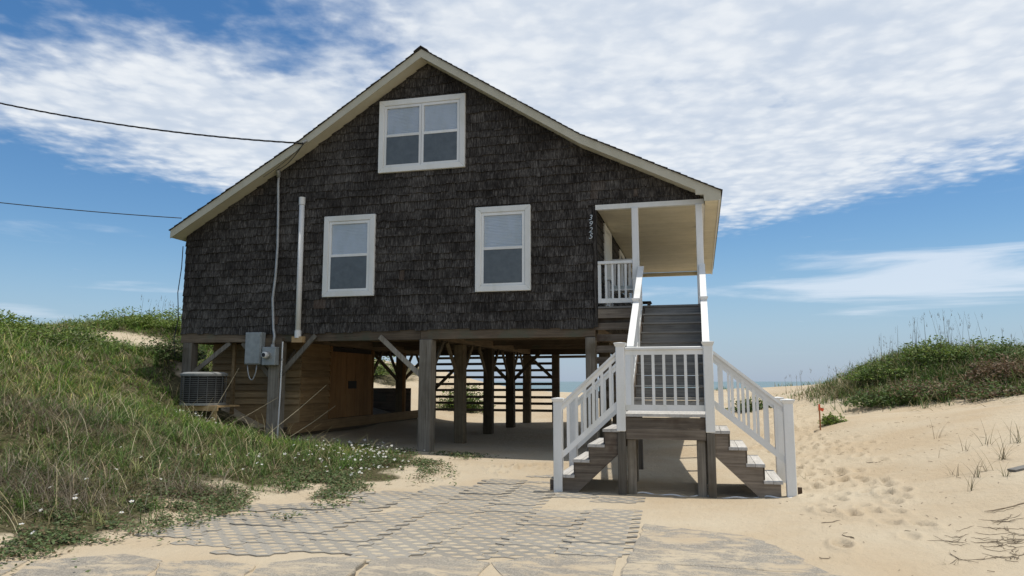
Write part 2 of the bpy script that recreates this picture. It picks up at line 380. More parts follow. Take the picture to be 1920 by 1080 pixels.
trail((1.9, 9), (1.9, 16), 34, .6); trail((1.8, 15), (2.1, 24), 44, .75); trail((2.4, 22), (1.8, 34), 30, .9); trail((1.8, 9), (3.0, 16), 12, .4); trail((-4.2, 12.5), (-2.4, 12.6), 12, .5); trail((-3.8, 11.3), (-2.8, 13.5), 8, .4)
for _ in range(26): prints.append((rng.uniform(-7, -2), rng.uniform(25, 33), .05, rng.uniform(-1, 1)))
def terrain():
    th = np.r_[np.linspace(-48, 48, 660), np.linspace(49.2, 310.8, 120)]      # measured from the view axis
    th = np.radians(90+14.3)-np.radians(th)
    rr = np.r_[.6, 1.5, 2.4, np.geomspace(3.2, 48, 440), np.geomspace(50, 600, 34)]
    A, Q = np.meshgrid(th, rr); X = Q*np.cos(A); Y = Q*np.sin(A); Z = H(X, Y)
    for (px, py, dp, ro) in prints:
        m = (np.abs(X-px) < .5) & (np.abs(Y-py) < .5)
        dx = X[m]-px; dy = Y[m]-py; u = dx*math.cos(ro)-dy*math.sin(ro); v = dx*math.sin(ro)+dy*math.cos(ro)
        g = (u/.07)**2+(v/.135)**2
        Z[m] += -dp*np.exp(-g**2)+dp*.5*np.exp(-((np.sqrt(g)-1.5)/.45)**2)
    n, k = X.shape; idx = np.arange(n*k).reshape(n, k)
    nx = np.roll(idx, -1, 1)
    F = np.stack([idx[:-1], nx[:-1], nx[1:], idx[1:]], -1).reshape(-1, 4)
    V = np.stack([X, Y, Z], -1).reshape(-1, 3)
    c0 = len(V); V = np.r_[V, [[0, 0, 0]]]
    F = np.r_[F, np.stack([np.full(k, c0), nx[0], idx[0], idx[0]], -1)][:len(F)]
    vg = np.r_[veg(X.ravel(), Y.ravel()), 0]
    o = npmesh('sand_ground', V[:, :], F, M['sand'], color=np.c_[vg, vg, vg], smooth=True, kind='structure'); return o
terrain()

def sea():
    t = NT('sea_water'); n1 = t.noise(.35, (1, 3, 1), 6, .6); n2 = t.noise(.06, (.5, 2.5, 1), 4)
    c = t.ramp(n2, [(.35, (.05, .10, .10)), (.65, (.10, .165, .155))])
    c = t.mix(t.rng(t.noise(.5, (.25, 2.2, 1), 5, .7), .66, .74, 0, .8), c, (.7, .75, .75))
    t.bump(n1, .6, .4); M['sea'] = t.done(c, .28, .5)
    m = MB().add([(-9000, 44, -2.6), (9000, 44, -2.6), (9000, 14000, -2.6), (-9000, 14000, -2.6)], [(0, 1, 2, 3)])
    m.build('sea', 'sea', kind='structure')
sea()

# ------------------------------------------------------------------ old road edge, slabs and pavers
def conc_mat(name, sandy):
    t = NT(name); c, b, g = sand_nodes(t)
    ag = t.noise(75., det=5, rough=.85); big = t.noise(1.3, det=5, rough=.65)
    cc = t.ramp(ag, [(.36, (.12, .11, .095)), (.5, (.27, .245, .205)), (.64, (.47, .43, .35))])
    cc = t.mix(t.rng(big, .4, .65, 0, .4), cc, (.20, .18, .155))
    dr = t.noise(3.2, (.7, 1.3, 1), 9, .78, dist=.6)
    c2 = t.mix(t.rng(dr, sandy, sandy+.10, 0, .95), cc, c)
    t.bump(t.math('ADD', ag, t.math('MULTIPLY', dr, 1.5)), .5, .012); return t.done(c2, .92, .15)
M['conc'] = conc_mat('worn_concrete', .47); M['slab'] = conc_mat('pebbled_concrete', .465)
M['paver'] = conc_mat('paver_concrete', .60)
road = thing('road_edge', (-3, 5.4, 0), 'broken sandy concrete road edge in front of the grid paving', 'pavement'); del road['category']; del road['label']; road['kind'] = 'structure'
def slab(poly, top, th=.05, mat='conc', tilt=0.):
    n = len(poly); cx = sum(p[0] for p in poly)/n; cy = sum(p[1] for p in poly)/n
    pts = []
    for i in range(n):                       # roughen the outline
        a, b = np.array(poly[i]), np.array(poly[(i+1) % n]); L = np.linalg.norm(b-a); k = max(1, int(L/.12))
        nn = np.array([-(b-a)[1], (b-a)[0]])/max(L, 1e-6)
        for j in range(k):
            q = a+(b-a)*j/k+nn*(rng.uniform(-.018, .018) if j else 0); pts.append(tuple(q))
    pts = [(cx+(q[0]-cx)*1.085, cy+(q[1]-cy)*1.085) for q in pts] if mat == 'conc' else pts
    tl = lambda q: top+h1(cx, cy)+tilt*(q[0]-cx)+rng.uniform(-.002, .002)
    m = MB(); N_ = len(pts); inner = [(cx+(q[0]-cx)*.985, cy+(q[1]-cy)*.985) for q in pts]
    vs = [(q[0], q[1], tl(q)) for q in inner]+[(q[0], q[1], tl(q)-.012) for q in pts]+[(q[0], q[1], tl(q)-th) for q in pts]
    fs = [tuple(range(N_))]+[(i, i+N_, (i+1) % N_+N_, (i+1) % N_) for i in range(N_)]+[(i+N_, i+2*N_, (i+1) % N_+2*N_, (i+1) % N_+N_) for i in range(N_)]
    m.add(vs, fs); return m.build('concrete_slab', mat, road)
slab([(-.66, 6.55), (-.69, 5.1), (2.2, 5.1), (1.9, 6.55)], .012, .08, 'slab')
slab([(-.645, 8.35), (-.66, 6.58), (1.75, 6.58), (.9, 7.35), (.35, 8.0)], .008, .08, 'slab')
slab([(-.69, 5.07), (-.72, 3.2), (2.4, 3.2), (2.3, 5.07)], .012, .08, 'slab')
for poly, tp, tl in [
 ([(-.78, 6.9), (-.76, 6.1), (-1.5, 5.85), (-1.75, 6.3), (-1.2, 6.75)], .006, .0), ([(-.78, 6.02), (-.8, 4.6), (-1.6, 4.4), (-1.75, 5.6)], .014, .01),
 ([(-1.82, 6.22), (-1.8, 5.55), (-2.6, 5.35), (-2.75, 6.0), (-2.3, 6.3)], .022, -.012), ([(-1.72, 5.45), (-1.75, 4.3), (-2.7, 4.1), (-2.75, 5.2)], .012, .0),
 ([(-2.85, 5.98), (-2.7, 5.25), (-3.4, 5.05), (-3.6, 5.7), (-3.2, 6.0)], .034, .02), ([(-2.85, 5.05), (-2.8, 4.0), (-3.9, 3.8), (-4.0, 4.9), (-3.45, 4.95)], .012, .0),
 ([(-3.7, 5.66), (-3.5, 5.08), (-4.1, 4.98), (-4.45, 5.5), (-4.1, 5.72)], .020, -.02), ([(-4.6, 5.62), (-4.25, 4.95), (-5.2, 4.7), (-5.6, 5.35), (-5.1, 5.75)], .008, .0),
 ([(-4.3, 4.8), (-4.0, 3.7), (-5.4, 3.5), (-5.5, 4.55)], .008, .0), ([(-5.7, 5.3), (-5.35, 4.6), (-6.0, 4.4), (-6.2, 5.0)], .0, .0)]:
    slab(poly, tp, .05, 'conc', tl)

def paver_mat():
    t = NT('grid_paver_concrete'); c, b, g = sand_nodes(t)
    ag = t.noise(90., det=4, rough=.8); cc = t.ramp(ag, [(.34, (.21, .195, .168)), (.66, (.315, .292, .25))])
    cc = t.scale(cc, t.rng(t.oi, 0, 1, .9, 1.1)); dr = t.noise(4.5, det=8, rough=.75)
    c2 = t.mix(t.rng(dr, .57, .70, 0, .8), cc, c); t.bump(ag, .5, .008); return t.done(c2, .92, .15)
M['paver'] = paver_mat()
def fill_mesh(nx, ny, seed):
    r_ = random.Random(seed); px, py = .2, .122; V = []; F = []
    ring = [(0, -.081), (.1, -.041), (.1, .041), (0, .081), (-.1, .041), (-.1, -.041)]
    for j in range(ny):
        for i in range(nx):
            cx = (i-(nx-1)/2)*px+(.05 if j % 2 else -.05); cy = (j-(ny-1)/2)*py; k = r_.uniform(.54, .70); b0 = len(V)
            for a, b in ring: V.append((cx+a*k*1.05, cy+b*k*(.5 if abs(a) > .01 else .95), -.003+r_.uniform(0, .004)))
            V.append((cx+r_.uniform(-.01, .01), cy, r_.uniform(.002, .009)))
            for q in range(6): F.append((b0+q, b0+(q+1) % 6, b0+6))
    me = bpy.data.meshes.new('sand_fill'); me.from_pydata(V, [], F); me.materials.append(M['sand']); me.update(); return me
def paver_mesh(nx, ny, seed):
    r_ = random.Random(seed); px, py = .2, .122; cells = {}
    ring = [(0, -.081), (.1, -.041), (.1, .041), (0, .081), (-.1, .041), (-.1, -.041)]
    V = []; F = []; key = {}
    def vid(x, y, z):
        k = (round(x, 3), round(y, 3), round(z, 3))
        if k not in key: key[k] = len(V); V.append((x, y, z))
        return key[k]
    edges = {}
    for j in range(ny):
        for i in range(nx):
            cx = (i-(nx-1)/2)*px+(.05 if j % 2 else -.05); cy = (j-(ny-1)/2)*py
            k = r_.uniform(.56, .66)
            o_ = [vid(cx+a, cy+b, 0) for a, b in ring]
            inn = [(cx+a*k*(1.0 if abs(a) > .01 else 1), cy+b*(k*(.45 if abs(a) > .01 else .85))) for a, b in ring]
            t_ = [vid(a, b, .001) for a, b in inn]; u_ = [vid(a, b, -.05) for a, b in inn]
            for q in range(6):
                w = (q+1) % 6
                F.append((o_[q], o_[w], t_[w], t_[q])); F.append((t_[q], t_[w], u_[w], u_[q]))
                e = (o_[q], o_[w]); edges[frozenset(e)] = edges.get(frozenset(e), [])+[e]
    for k_, lst in edges.items():
        if len(lst) == 1:
            a, b = lst[0]; va, vb = V[a], V[b]
            F.append((b, a, vid(va[0], va[1], -.07), vid(vb[0], vb[1], -.07)))
    me = bpy.data.meshes.new('paver'); me.from_pydata(V, [], F); me.materials.append(M['paver']); me.update(); return me
PM = [paver_mesh(3, 4, s) for s in range(5)]; FM = [fill_mesh(3, 4, s) for s in range(5)]
paving = thing('grid_paving', (-3, 8, 0), 'x', 'x'); del paving['category']; del paving['label']; paving['kind'] = 'structure'
def inpoly(x, y, P):
    c = False; n = len(P)
    for i in range(n):
        (x1, y1), (x2, y2) = P[i], P[(i+1) % n]
        if (y1 > y) != (y2 > y) and x < (x2-x1)*(y-y1)/(y2-y1)+x1: c = not c
    return c
PP = [(-.7, 7.0), (-.75, 10.0), (-1.5, 10.2), (-1.9, 10.7), (-2.15, 12.4), (-2.75, 12.2), (-3.0, 11.2), (-3.6, 10.7), (-4.95, 9.4), (-5.45, 7.9), (-5.35, 6.5), (-4.6, 6.0), (-3.0, 6.05), (-1.6, 6.5)]
rot = R(2.2)
for i in range(-2, 10):
    for j in range(-1, 15):
        gx = -1.02-i*.616; gy = 6.0+j*.491+(.244 if i % 2 else 0)
        x = gx*math.cos(rot)-(gy-8)*math.sin(rot); y = 8+(gy-8)*math.cos(rot)+gx*math.sin(rot)*.0
        if not inpoly(x, y, PP): continue
        if rng.random() < .025 or (abs(x+1.35) < .35 and abs(y-9.4) < .3): continue
        dz = rng.uniform(.004, .013)+.006*math.sin(x*2.1+y*1.3)
        if y > 10.3: dz -= rng.uniform(0, .012)
        pk = rng.integers(5); o = link('paver', PM[pk], (x, y, h1(x, y)+dz), paving)
        o.rotation_euler = (rng.normal(0, .009), rng.normal(0, .009), rot+rng.normal(0, .005)+(math.pi if rng.random() < .5 else 0))
        q = link('sand_fill', FM[pk], (x, y, h1(x, y)+dz), o, kind='stuff')

# ------------------------------------------------------------------ the house
YF, YB = 14.55, 24.0; XL, XR, XP = -11.62, -1.97, .12
house = thing('beach_house', (-5.6, 19, 0), 'dark shingled beach house raised on wooden stilts above the sand', 'house')
PROF = [(-11.80, 5.03), (-8.54, 6.90), (-5.66, 8.74), (-2.22, 6.52), (.50, 5.17)]     # roof top line
def roofz(x): return float(np.interp(x, [p[0] for p in PROF], [p[1] for p in PROF]))
RT = .17
YR0, YR1 = 14.19, 24.3
def build_roof():
    low = [(x, z-RT) for x, z in PROF]
    m = MB(); n = len(PROF); poly = PROF+low[::-1]
    for i in range(n-1):
        a, b, c, d = PROF[i], PROF[i+1], low[i+1], low[i]
        m.prism([a, b, c, d], 'y', YR0+.025, YR1-.025)
    roof = m.build('roof', 'cream', house)
    for s, (i0, i1) in enumerate(((0, 2), (4, 2))):       # rake boards
        for yy in ((YR0, YR0+.024), (YR1-.024, YR1)):
            b = MB(); step = 1 if i1 > i0 else -1
            for i in range(i0, i1, step): b.vbeam((PROF[i][0], PROF[i][1]-.004), (PROF[i+step][0], PROF[i+step][1]-.004), yy[0], yy[1], .185)
            b.build('rake_board', 'cream', roof)
    for s in (0, 1):                                        # asphalt courses
        pts = PROF[:3] if s == 0 else PROF[:1:-1]
        P = [Vector((p[0], 0, p[1])) for p in pts]
        seg = [(P[0], P[1]), (P[1], P[2])]
        tot = 0
        for a, b in seg:
            d = (b-a); Ln = d.length; d.normalize(); nrm = Vector((-d.z, 0, d.x)) if s == 0 else Vector((d.z, 0, -d.x))
            if nrm.z < 0: nrm = -nrm
            k = int(Ln/.142)+1
            for i in range(k):
                p = a+d*(i*Ln/k); q = a+d*min(Ln, (i+1.35)*Ln/k); j0 = rng.uniform(-.012, .012)
                if i == 0 and a is P[0]: p = p-d*.03
                mm = MB(); y0, y1 = YR0-.03+j0, YR1+.03
                lo = nrm*.002; hi = nrm*(.020+rng.uniform(0, .006)); up = nrm*.008
                vs = []
                for y in (y0, y1):
                    for v in (p+lo, q+lo, q+up, p+hi): vs.append((v.x, y, v.z))
                mm.add(vs, [(0, 1, 2, 3), (7, 6, 5, 4), (0, 4, 5, 1), (1, 5, 6, 2), (2, 6, 7, 3), (3, 7, 4, 0)])
                mm.build('shingle_course', 'roofing', roof)
    mc = MB(); ax, az = PROF[2]
    mc.prism([(ax-.16, az-.085), (ax, az+.035), (ax+.16, az-.085), (ax+.16, az-.05), (ax, az+.06), (ax-.16, az-.05)], 'y', YR0-.045, YR1+.04)
    mc.build('ridge_cap', 'roofing', roof)
build_roof()

# walls (the sheathing the shingles are nailed to)
def under(x): return roofz(x)-RT-.004
m = MB()
poly = [(XL, 2.66), (XR, 2.66), (XR, 5.1), (.12, 5.1), (.12, under(.12))]+[(x, under(x)) for x, _ in PROF[::-1][1:4]]+[(XL, under(XL))]
m.prism(poly, 'y', YF+.012, YF+.12)
wallF = m.build('front_wall', 'dark', house, label='dark shingle gable wall with white windows')
m = MB(); m.prism(poly, 'y', YB-.12, YB); wallB = m.build('back_wall', 'shingle', house)
m = MB(); m.box(XL, XL+.1, YF+.125, YB-.125, 2.66, under(XL)-.01); wallL = m.build('side_wall', 'shingle', house)
m = MB(); m.box(XR-.1, XR-.004, YF+.125, YB-.125, 2.66, 5.12); wallR = m.build('porch_wall', 'shingle', house)
m = MB(); m.box(XL+.02, XR-.02, YF+.16, YB-.05, 2.70, 2.78); m.build('floor', 'girder', house)

WIN = [(-8.02, -6.79, 3.39, 5.20), (-4.49, -3.30, 3.40, 5.20), (-6.75, -4.74, 6.11, 7.76)]
def shingles():
    ex = .187; z = 2.615; row = 0; out = []
    while z < 8.7:
        x = XL-.02+rng.uniform(-.1, 0); xr_lim = XR-.045 if z < 5.02 else .10
        while x < xr_lim:
            w = float(np.clip(rng.gamma(6, .028), .075, .30)); a, b = max(x, XL-.015), min(x+w, xr_lim); x += w
            if b-a < .03: continue
            zb = z+rng.normal(0, .011)+.02*math.sin(x*.9+row*1.7); zt = z+ex+.055
            if z >= 5.02 and b > XR-.045: zb = max(zb, 5.112)
            ta, tb = min(zt, under(a)-.004), min(zt, under(b)-.004)
            ca = max(zb, 0)
            if max(ta, tb) < zb+.03: continue
            ta = max(ta, zb+.004); tb = max(tb, zb+.004)
            th = rng.uniform(.014, .036); pcs = [(a, b, zb, ta, tb)]
            for wx0, wx1, wz0, wz1 in WIN:
                i0, i1, j0, j1 = wx0+.09, wx1-.09, wz0+.09, wz1-.09
                if b > i0 and a < i1 and max(ta, tb) > j0 and zb < j1:
                    pcs = []
                    if a < i0: pcs.append((a, i0, zb, ta, tb))
                    if b > i1: pcs.append((i1, b, zb, ta, tb))
                    if zb < j0-.02: pcs.append((max(a, i0), min(b, i1), zb, min(ta, j0), min(tb, j0)))
                    if max(ta, tb) > j1+.02: pcs.append((max(a, i0), min(b, i1), max(zb, j1), ta, tb))
            for (a_, b_, z_, p_, q_) in pcs:
                if b_-a_ > .012 and max(p_, q_)-z_ > .02: out.append((a_+.0025, b_-.0025, z_, max(p_, z_+.004), max(q_, z_+.004), th, (b_-a_)*(min(max(p_, q_), z+ex)-z_)))
        z += ex; row += 1
    return out
SH = shingles(); order = sorted(range(len(SH)), key=lambda i: -SH[i][6])
def sh_geo(s):
    a, b, zb, ta, tb, th, _ = s; yb = YF+.010; t2 = .004
    # butt end proud, top tucked under the next course
    return [(a, yb, zb), (b, yb, zb), (b, yb, tb), (a, yb, ta), (a, yb-th-.010, zb), (b, yb-th-.010, zb+.001), (b, yb-t2, tb), (a, yb-t2, ta)]
SHF = [(3, 2, 1, 0), (4, 5, 6, 7), (0, 1, 5, 4), (1, 2, 6, 5), (2, 3, 7, 6), (3, 0, 4, 7)]
for i in order[:298]:
    m = MB().add(sh_geo(SH[i]), SHF); m.build('shingle', 'shingle', wallF)
m = MB(); tones = []
for i in order[298:]:
    m.add(sh_geo(SH[i]), SHF); tones += [rng.random()]*8
o = m.build('shingles', 'shingle', wallF, kind='stuff')
at = o.data.attributes.new('tone', 'FLOAT', 'POINT'); at.data.foreach_set('value', tones)
def side_shingles(x, y0, y1, z0, z1, sgn, par):
    m = MB(); tn = []; z = z0
    while z < z1-.05:
        y = y0
        while y < y1-.02:
            w = float(np.clip(rng.gamma(6, .028), .075, .30)); b = min(y+w, y1); zt = min(z+.24, z1); zb = z+rng.normal(0, .006)
            p, q = x, x+sgn*.026
            m.add([(p, y+.003, zb), (p, b-.003, zb), (p, b-.003, zt), (p, y+.003, zt), (q, y+.003, zb), (q, b-.003, zb), (x+sgn*.004, b-.003, zt), (x+sgn*.004, y+.003, zt)], SHF)
            tn += [rng.random()]*8; y = b
        z += .187
    o = m.build('shingles', 'shingle', par, kind='stuff'); at = o.data.attributes.new('tone', 'FLOAT', 'POINT'); at.data.foreach_set('value', tn)
side_shingles(XL, YF+.01, YB, 2.6, under(XL)-.02, -1, wallL)
side_shingles(XR-.004, YF+.04, YB-.14, 2.9, 5.06, 1, wallR)
m = MB(); m.box(XR-.035, XR+.04, YF-.03, YF+.011, 2.62, 5.105); m.build('corner_board', 'shingle', wallF)

def window(x0, x1, z0, z1, n, label):
    w = link('window', None, ((x0+x1)/2, YF, z0), house, label=label)
    c = .125; yf = YF-.075; yb = YF-.004
    for nm, a in (('head_casing', [(x0, z1), (x1, z1), (x1-c, z1-c), (x0+c, z1-c)]), ('sill_casing', [(x0, z0), (x0+c, z0+c), (x1-c, z0+c), (x1, z0)]),
                  ('side_casing', [(x0, z0), (x0, z1), (x0+c, z1-c), (x0+c, z0+c)]), ('side_casing', [(x1, z0), (x1-c, z0+c), (x1-c, z1-c), (x1, z1)])):
        MB().prism(a, 'y', yf, yb).build(nm, 'trim', w, bevel=.008)
    wi = (x1-x0-2*c)/n
    for k in range(n):
        a, b = x0+c+k*wi+.004, x0+c+(k+1)*wi-.004; l, h = z0+c+.004, z1-c-.004; zm = (l+h)/2+.01; t = .052
        fr = MB()
        fr.box(a, a+t, yf+.018, yb, l, h); fr.box(b-t, b, yf+.018, yb, l, h); fr.box(a+t, b-t, yf+.018, yb, h-t*1.1, h); fr.box(a+t, b-t, yf+.018, yb, l, l+t*.8)
        fr.build('frame', 'white', w)
        MB().box(a+t, b-t, yf+.016, yf+.05, zm-.03, zm+.03).build('meeting_rail', 'white', w, bevel=.004)
        MB().box(a+t, b-t, yf+.040, yf+.044, zm+.03, h-t*1.1).build('pane', 'glass', w)
        MB().box(a+t, b-t, yf+.031, yf+.034, l+t*.8, zm-.03).build('pane', 'glass', w)
        MB().box(a+t, b-t, yf+.024, yf+.027, l+t*.8, zm-.03).build('insect_screen', 'screen', w)
        MB().box(a+t, b-t, yf+.050, yf+.054, l+t*.8, zm-.034).build('lower_blind', 'blind', w)
        bl = MB(); zz = zm+.034
        while zz < h-t*1.1-.03:
            bl.beam((a+t, yf+.060, zz+.02), (b-t, yf+.060, zz+.02), .006, .036, (0, .35, 1)); zz += .033
        bl.build('blind', 'blind', w)
        MB().box(a+t, b-t, yf+.066, yf+.069, zm, h-t*1.1).build('blind_backing', 'blind', w)
window(*WIN[0], 1, 'left sash window of the lower storey'); window(*WIN[1], 1, 'right sash window of the lower storey'); window(*WIN[2], 2, 'double window in the gable')

# house number
num = thing('house_number', (-2.06, YF-.06, 4.45), 'vertical pale house number 3925 on the corner beside the porch', 'house number')
for i, ch in enumerate('3925'):
    cu = bpy.data.curves.new('digit', 'FONT'); cu.body = ch; cu.size = .155; cu.extrude = .006; cu.shear = .25; cu.align_x = 'CENTER'
    t = bpy.data.objects.new('tmp', cu); COL.objects.link(t); dg = bpy.context.evaluated_depsgraph_get()
    me = bpy.data.meshes.new_from_object(t.evaluated_get(dg)); bpy.data.objects.remove(t)
    me.materials.clear(); me.materials.append(M['brass'])
    o = link('digit', me, (-2.055, YF-.045, 4.80-i*.128), num); o.rotation_euler = (R(90), 0, 0)

# stilts, girders, braces
XS = [-11.42, -9.14, -5.57, -2.09]; YS = [14.62, 16.8, 19.3, 21.65, 23.9]
for xi, x in enumerate(XS):
    for yi, y in enumerate(YS):
        w = (.15 if xi in (1, 2, 3) else .13)*(1 if yi == 0 else .88); g = min(h1(x, y), 1.9)
        if yi == 0 and xi == 3: w = .11
        a, b = rng.normal(0, .012), rng.normal(0, .012)
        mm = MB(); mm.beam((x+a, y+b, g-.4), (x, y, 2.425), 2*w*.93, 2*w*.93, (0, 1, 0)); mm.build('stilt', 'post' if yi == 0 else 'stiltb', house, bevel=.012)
for a, b, dz in ((-11.64, -9.9, 0), (-9.895, -5.72, -.004), (-5.715, -2.0, .004)):
    MB().box(a, b, YF+.005+abs(dz), YF+.17, 2.43+dz, 2.655+dz).build('girder', 'girder', house, bevel=.006)
MB().box(-11.6, -2.0, YB-.17, YB-.01, 2.43, 2.66).build('girder', 'girder', house)
for x in XS:
    for s in (-1, 1): MB().box(x+s*.1-.03, x+s*.1+.03, YF+.18, YB-.18, 2.44+.006*s, 2.65).build('girder', 'girdery', house)
for y in YS[1:4]: MB().box(-11.3, -2.2, y-.025, y+.025, 2.52, 2.69).build('joist', 'girder', house)
for k in range(17): MB().box(-11.3, -2.2, YF+.45+k*.55-.02, YF+.45+k*.55+.02, 2.655, 2.695).build('joist', 'girder', house)
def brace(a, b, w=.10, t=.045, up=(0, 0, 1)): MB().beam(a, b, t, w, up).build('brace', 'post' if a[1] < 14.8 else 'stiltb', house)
brace((-8.15, 14.50, 2.55), (-9.10, 14.53, 1.58), .10); brace((-10.35, 14.60, 2.42), (-11.35, 14.60, 1.70)); brace((-10.05, 14.63, 2.42), (-9.25, 14.63, 1.60))
brace((-6.62, 14.50, 2.50), (-5.62, 14.52, 1.62), .10)
for x in XS[1:3]:
    for i, y in enumerate(YS):
        if i < 4: brace((x+.02, y+.05, 1.6), (x+.02, y+.9, 2.43))
        if i > 0: brace((x-.02, y-.05, 1.6), (x-.02, y-.9, 2.43))
for y in (YS[3],):
    for x in XS[1:3]:
        brace((x+.1, y+.02, 1.6), (x+.95, y+.02, 2.44)); brace((x-.1, y-.02, 1.6), (x-.95, y-.02, 2.44))
brace((-5.55, YB-.1, 2.43), (-4.65, YB-.1, 1.6)); brace((-8.9, YB-.15, 1.2), (-7.6, YB-.15, 2.43))
# slatted screen closing the far side below the floor
scr = thing('slat_screen', (-6.8, YB, .3), 'dark open slat screen at the far side under the raised house', 'screen')
MB().box(-4.72, -4.48, YB-.18, YB-.04, 0, 2.43).build('post', 'girder', scr)
MB().box(-8.95, -8.80, YB-.18, YB-.04, 0, 2.43).build('post', 'girder', scr)
for k in range(9):
    z = .60+k*.218+rng.normal(0, .008)
    MB().beam((-8.95, YB-.02, z), (-3.4 if k == 8 else -4.5, YB-.02, z+rng.normal(0, .014)), .03, .085).build('slat', 'girder', scr)
# dark low partition behind the shed
MB().box(-11.4, -9.2, 22.6, 22.68, .5, 1.33).build('partition', 'girder', house)

# shed below the left half
shed = thing('storage_shed', (-10.2, 17, .45), 'brown board storage shed tucked under the left of the house', 'shed')
MB().box(-11.35, -8.98, 14.95, 22.7, .30, .50).build('platform', 'girdery', shed)
MB().box(-8.97, -8.90, 14.86, 22.75, .38, .62).build('skirt_board', 'sidingy', shed)
MB().box(-11.3, -8.99, 15.36, 15.40, .5, 2.42).build('wall', 'dark', shed); MB().box(-9.06, -9.01, 15.41, 19.2, .5, 2.42).build('wall', 'dark', shed)
MB().box(-11.3, -9.0, 19.2, 19.25, .5, 2.42).build('wall', 'sidingy', shed)
for k in range(9):
    z = 1.02+k*.158
    MB().add([(-11.32, 15.355, z), (-8.96, 15.355, z), (-8.96, 15.355, z+.165), (-11.32, 15.355, z+.165), (-11.32, 15.285, z), (-8.96, 15.285, z), (-8.96, 15.345, z+.165), (-11.32, 15.345, z+.165)], SHF).build('plank', 'siding', shed)
    MB().add([(-9.005, 15.36, z), (-9.005, 16.72, z), (-9.005, 16.72, z+.165), (-9.005, 15.36, z+.165), (-8.935, 15.36, z), (-8.935, 16.72, z), (-8.995, 16.72, z+.165), (-8.995, 15.36, z+.165)], SHF).build('plank', 'sidingy', shed)
for k in range(4): MB().box(-11.3+k*.585, -11.3+k*.585+.578, 15.33, 15.357, .5, 1.015).build('panel', 'siding', shed)
for k in range(2): MB().box(-9.006, -8.975, 15.36+k*.68, 15.36+k*.68+.672, .62, 1.012).build('panel', 'sidingy', shed)
dr = link('door', None, (-8.96, 17.9, .62), shed)
for k in range(9): MB().box(-9.0, -8.955+.004*(k % 2), 16.80+k*.262, 16.80+k*.262+.254, .63, 2.30).build('plank', 'door', dr)
MB().box(-8.95, -8.93, 17.7, 18.15, 1.36, 1.56).build('latch_plate', 'dark', dr)
for y in (16.73, 19.17): MB().box(-9.01, -8.94, y, y+.07, .62, 2.43).build('door_post', 'door', shed)
MB().box(-9.02, -8.93, 21.5, 21.57, .5, 2.43).build('door_post', 'door', shed)

# porch: deck, ceiling, posts, railing
porch = link('porch', None, (-.9, 19, 3.0), house)
y = YF-.04; k = 0
while y < YB-.1:
    MB().box(XR+.045, XP+.06, y, y+.138, 2.995, 3.03).build('deck_board', 'tread', porch); y += .144
MB().box(XR+.04, -1.19, YF-.02, YF+.02, 2.80, 2.985).build('rim_board', 'string', porch)
MB().box(XR+.04, .12, YF+.06, YF+.10, 2.60, 2.985).build('rim_board', 'string', porch)
MB().box(.09, .13, YF+.11, YB, 2.74, 2.985).build('rim_board', 'girdery', porch)
for y in (14.7, 17, 19.3, 21.65, 23.85): MB().box(-.02, .10, y-.06, y+.06, -.2, 2.735).build('stilt', 'post', porch)
for k in range(7):
    z = 1.22+k*.225
    MB().box(-2.0+.03*(k % 2), -1.16, YF+.02, YF+.055, z, z+.135).build('screen_board', 'string', porch)
MB().box(XR+.02, .18, YF-.045, YF+.055, 5.005, 5.105).build('beam', 'trim', porch)
MB().box(.10, .20, YF+.06, YB+.1, 5.0, 5.10).build('beam', 'trim', porch)
MB().box(XR+.02, .10, YB-.06, YB+.04, 4.93, 5.05).build('beam', 'ceil', porch)
y = YF+.06
while y < YB-.1:
    MB().box(XR+.03, .095, y, y+.112, 5.052+rng.uniform(0, .002), 5.07).build('ceiling_board', 'ceil', porch); y += .124
y = YR0+.03
while y < YR1-.15:
    MB().box(.205, .455, y, y+.145, 5.0, 5.018).build('soffit_board', 'ceil', porch); y += .15
MB().box(.458, .485, YR0, YR1, 4.985, 5.12).build('fascia', 'trim', porch)
MB().prism([(.03, 5.12), (.03, 5.235), (.456, 5.02), (.456, 4.985), (.185, 4.985), (.185, 5.11)], 'y', YR0-.002, YR0+.022).build('eave_return', 'cream', porch)
for px in (-1.16, .085):
    MB().box(px-.065, px+.065, YF-.065, YF+.065, 3.031, 5.004).build('porch_post', 'white', porch, bevel=.006)
for yy in (16.9, 19.3, 21.6, 23.85): MB().box(.02, .13, yy-.055, yy+.055, 3.031, 5.05).build('porch_post', 'white', porch)
MB().box(XR+.05, -1.226, YF-.045, YF+.045, 3.885, 3.945).build('rail', 'white', porch, bevel=.006)
MB().box(XR+.05, -1.226, YF-.025, YF+.025, 3.10, 3.19).build('rail', 'white', porch)
MB().box(XR+.05, XR+.11, YF-.03, YF+.03, 3.10, 3.884).build('rail_post', 'white', porch)
for k in range(4):
    x = XR+.21+k*.13; MB().box(x-.019, x+.019, YF-.019, YF+.019, 3.191, 3.884).build('baluster', 'white', porch)
MB().box(.05, .11, 14.66, 23.8, 3.88, 3.94).build('rail', 'white', porch); MB().box(.06, .10, 14.66, 23.8, 3.12, 3.19).build('rail', 'white', porch)
for k in range(60): MB().box(.065, .095, 14.8+k*.15, 14.83+k*.15, 3.19, 3.88).build('baluster', 'white', porch)
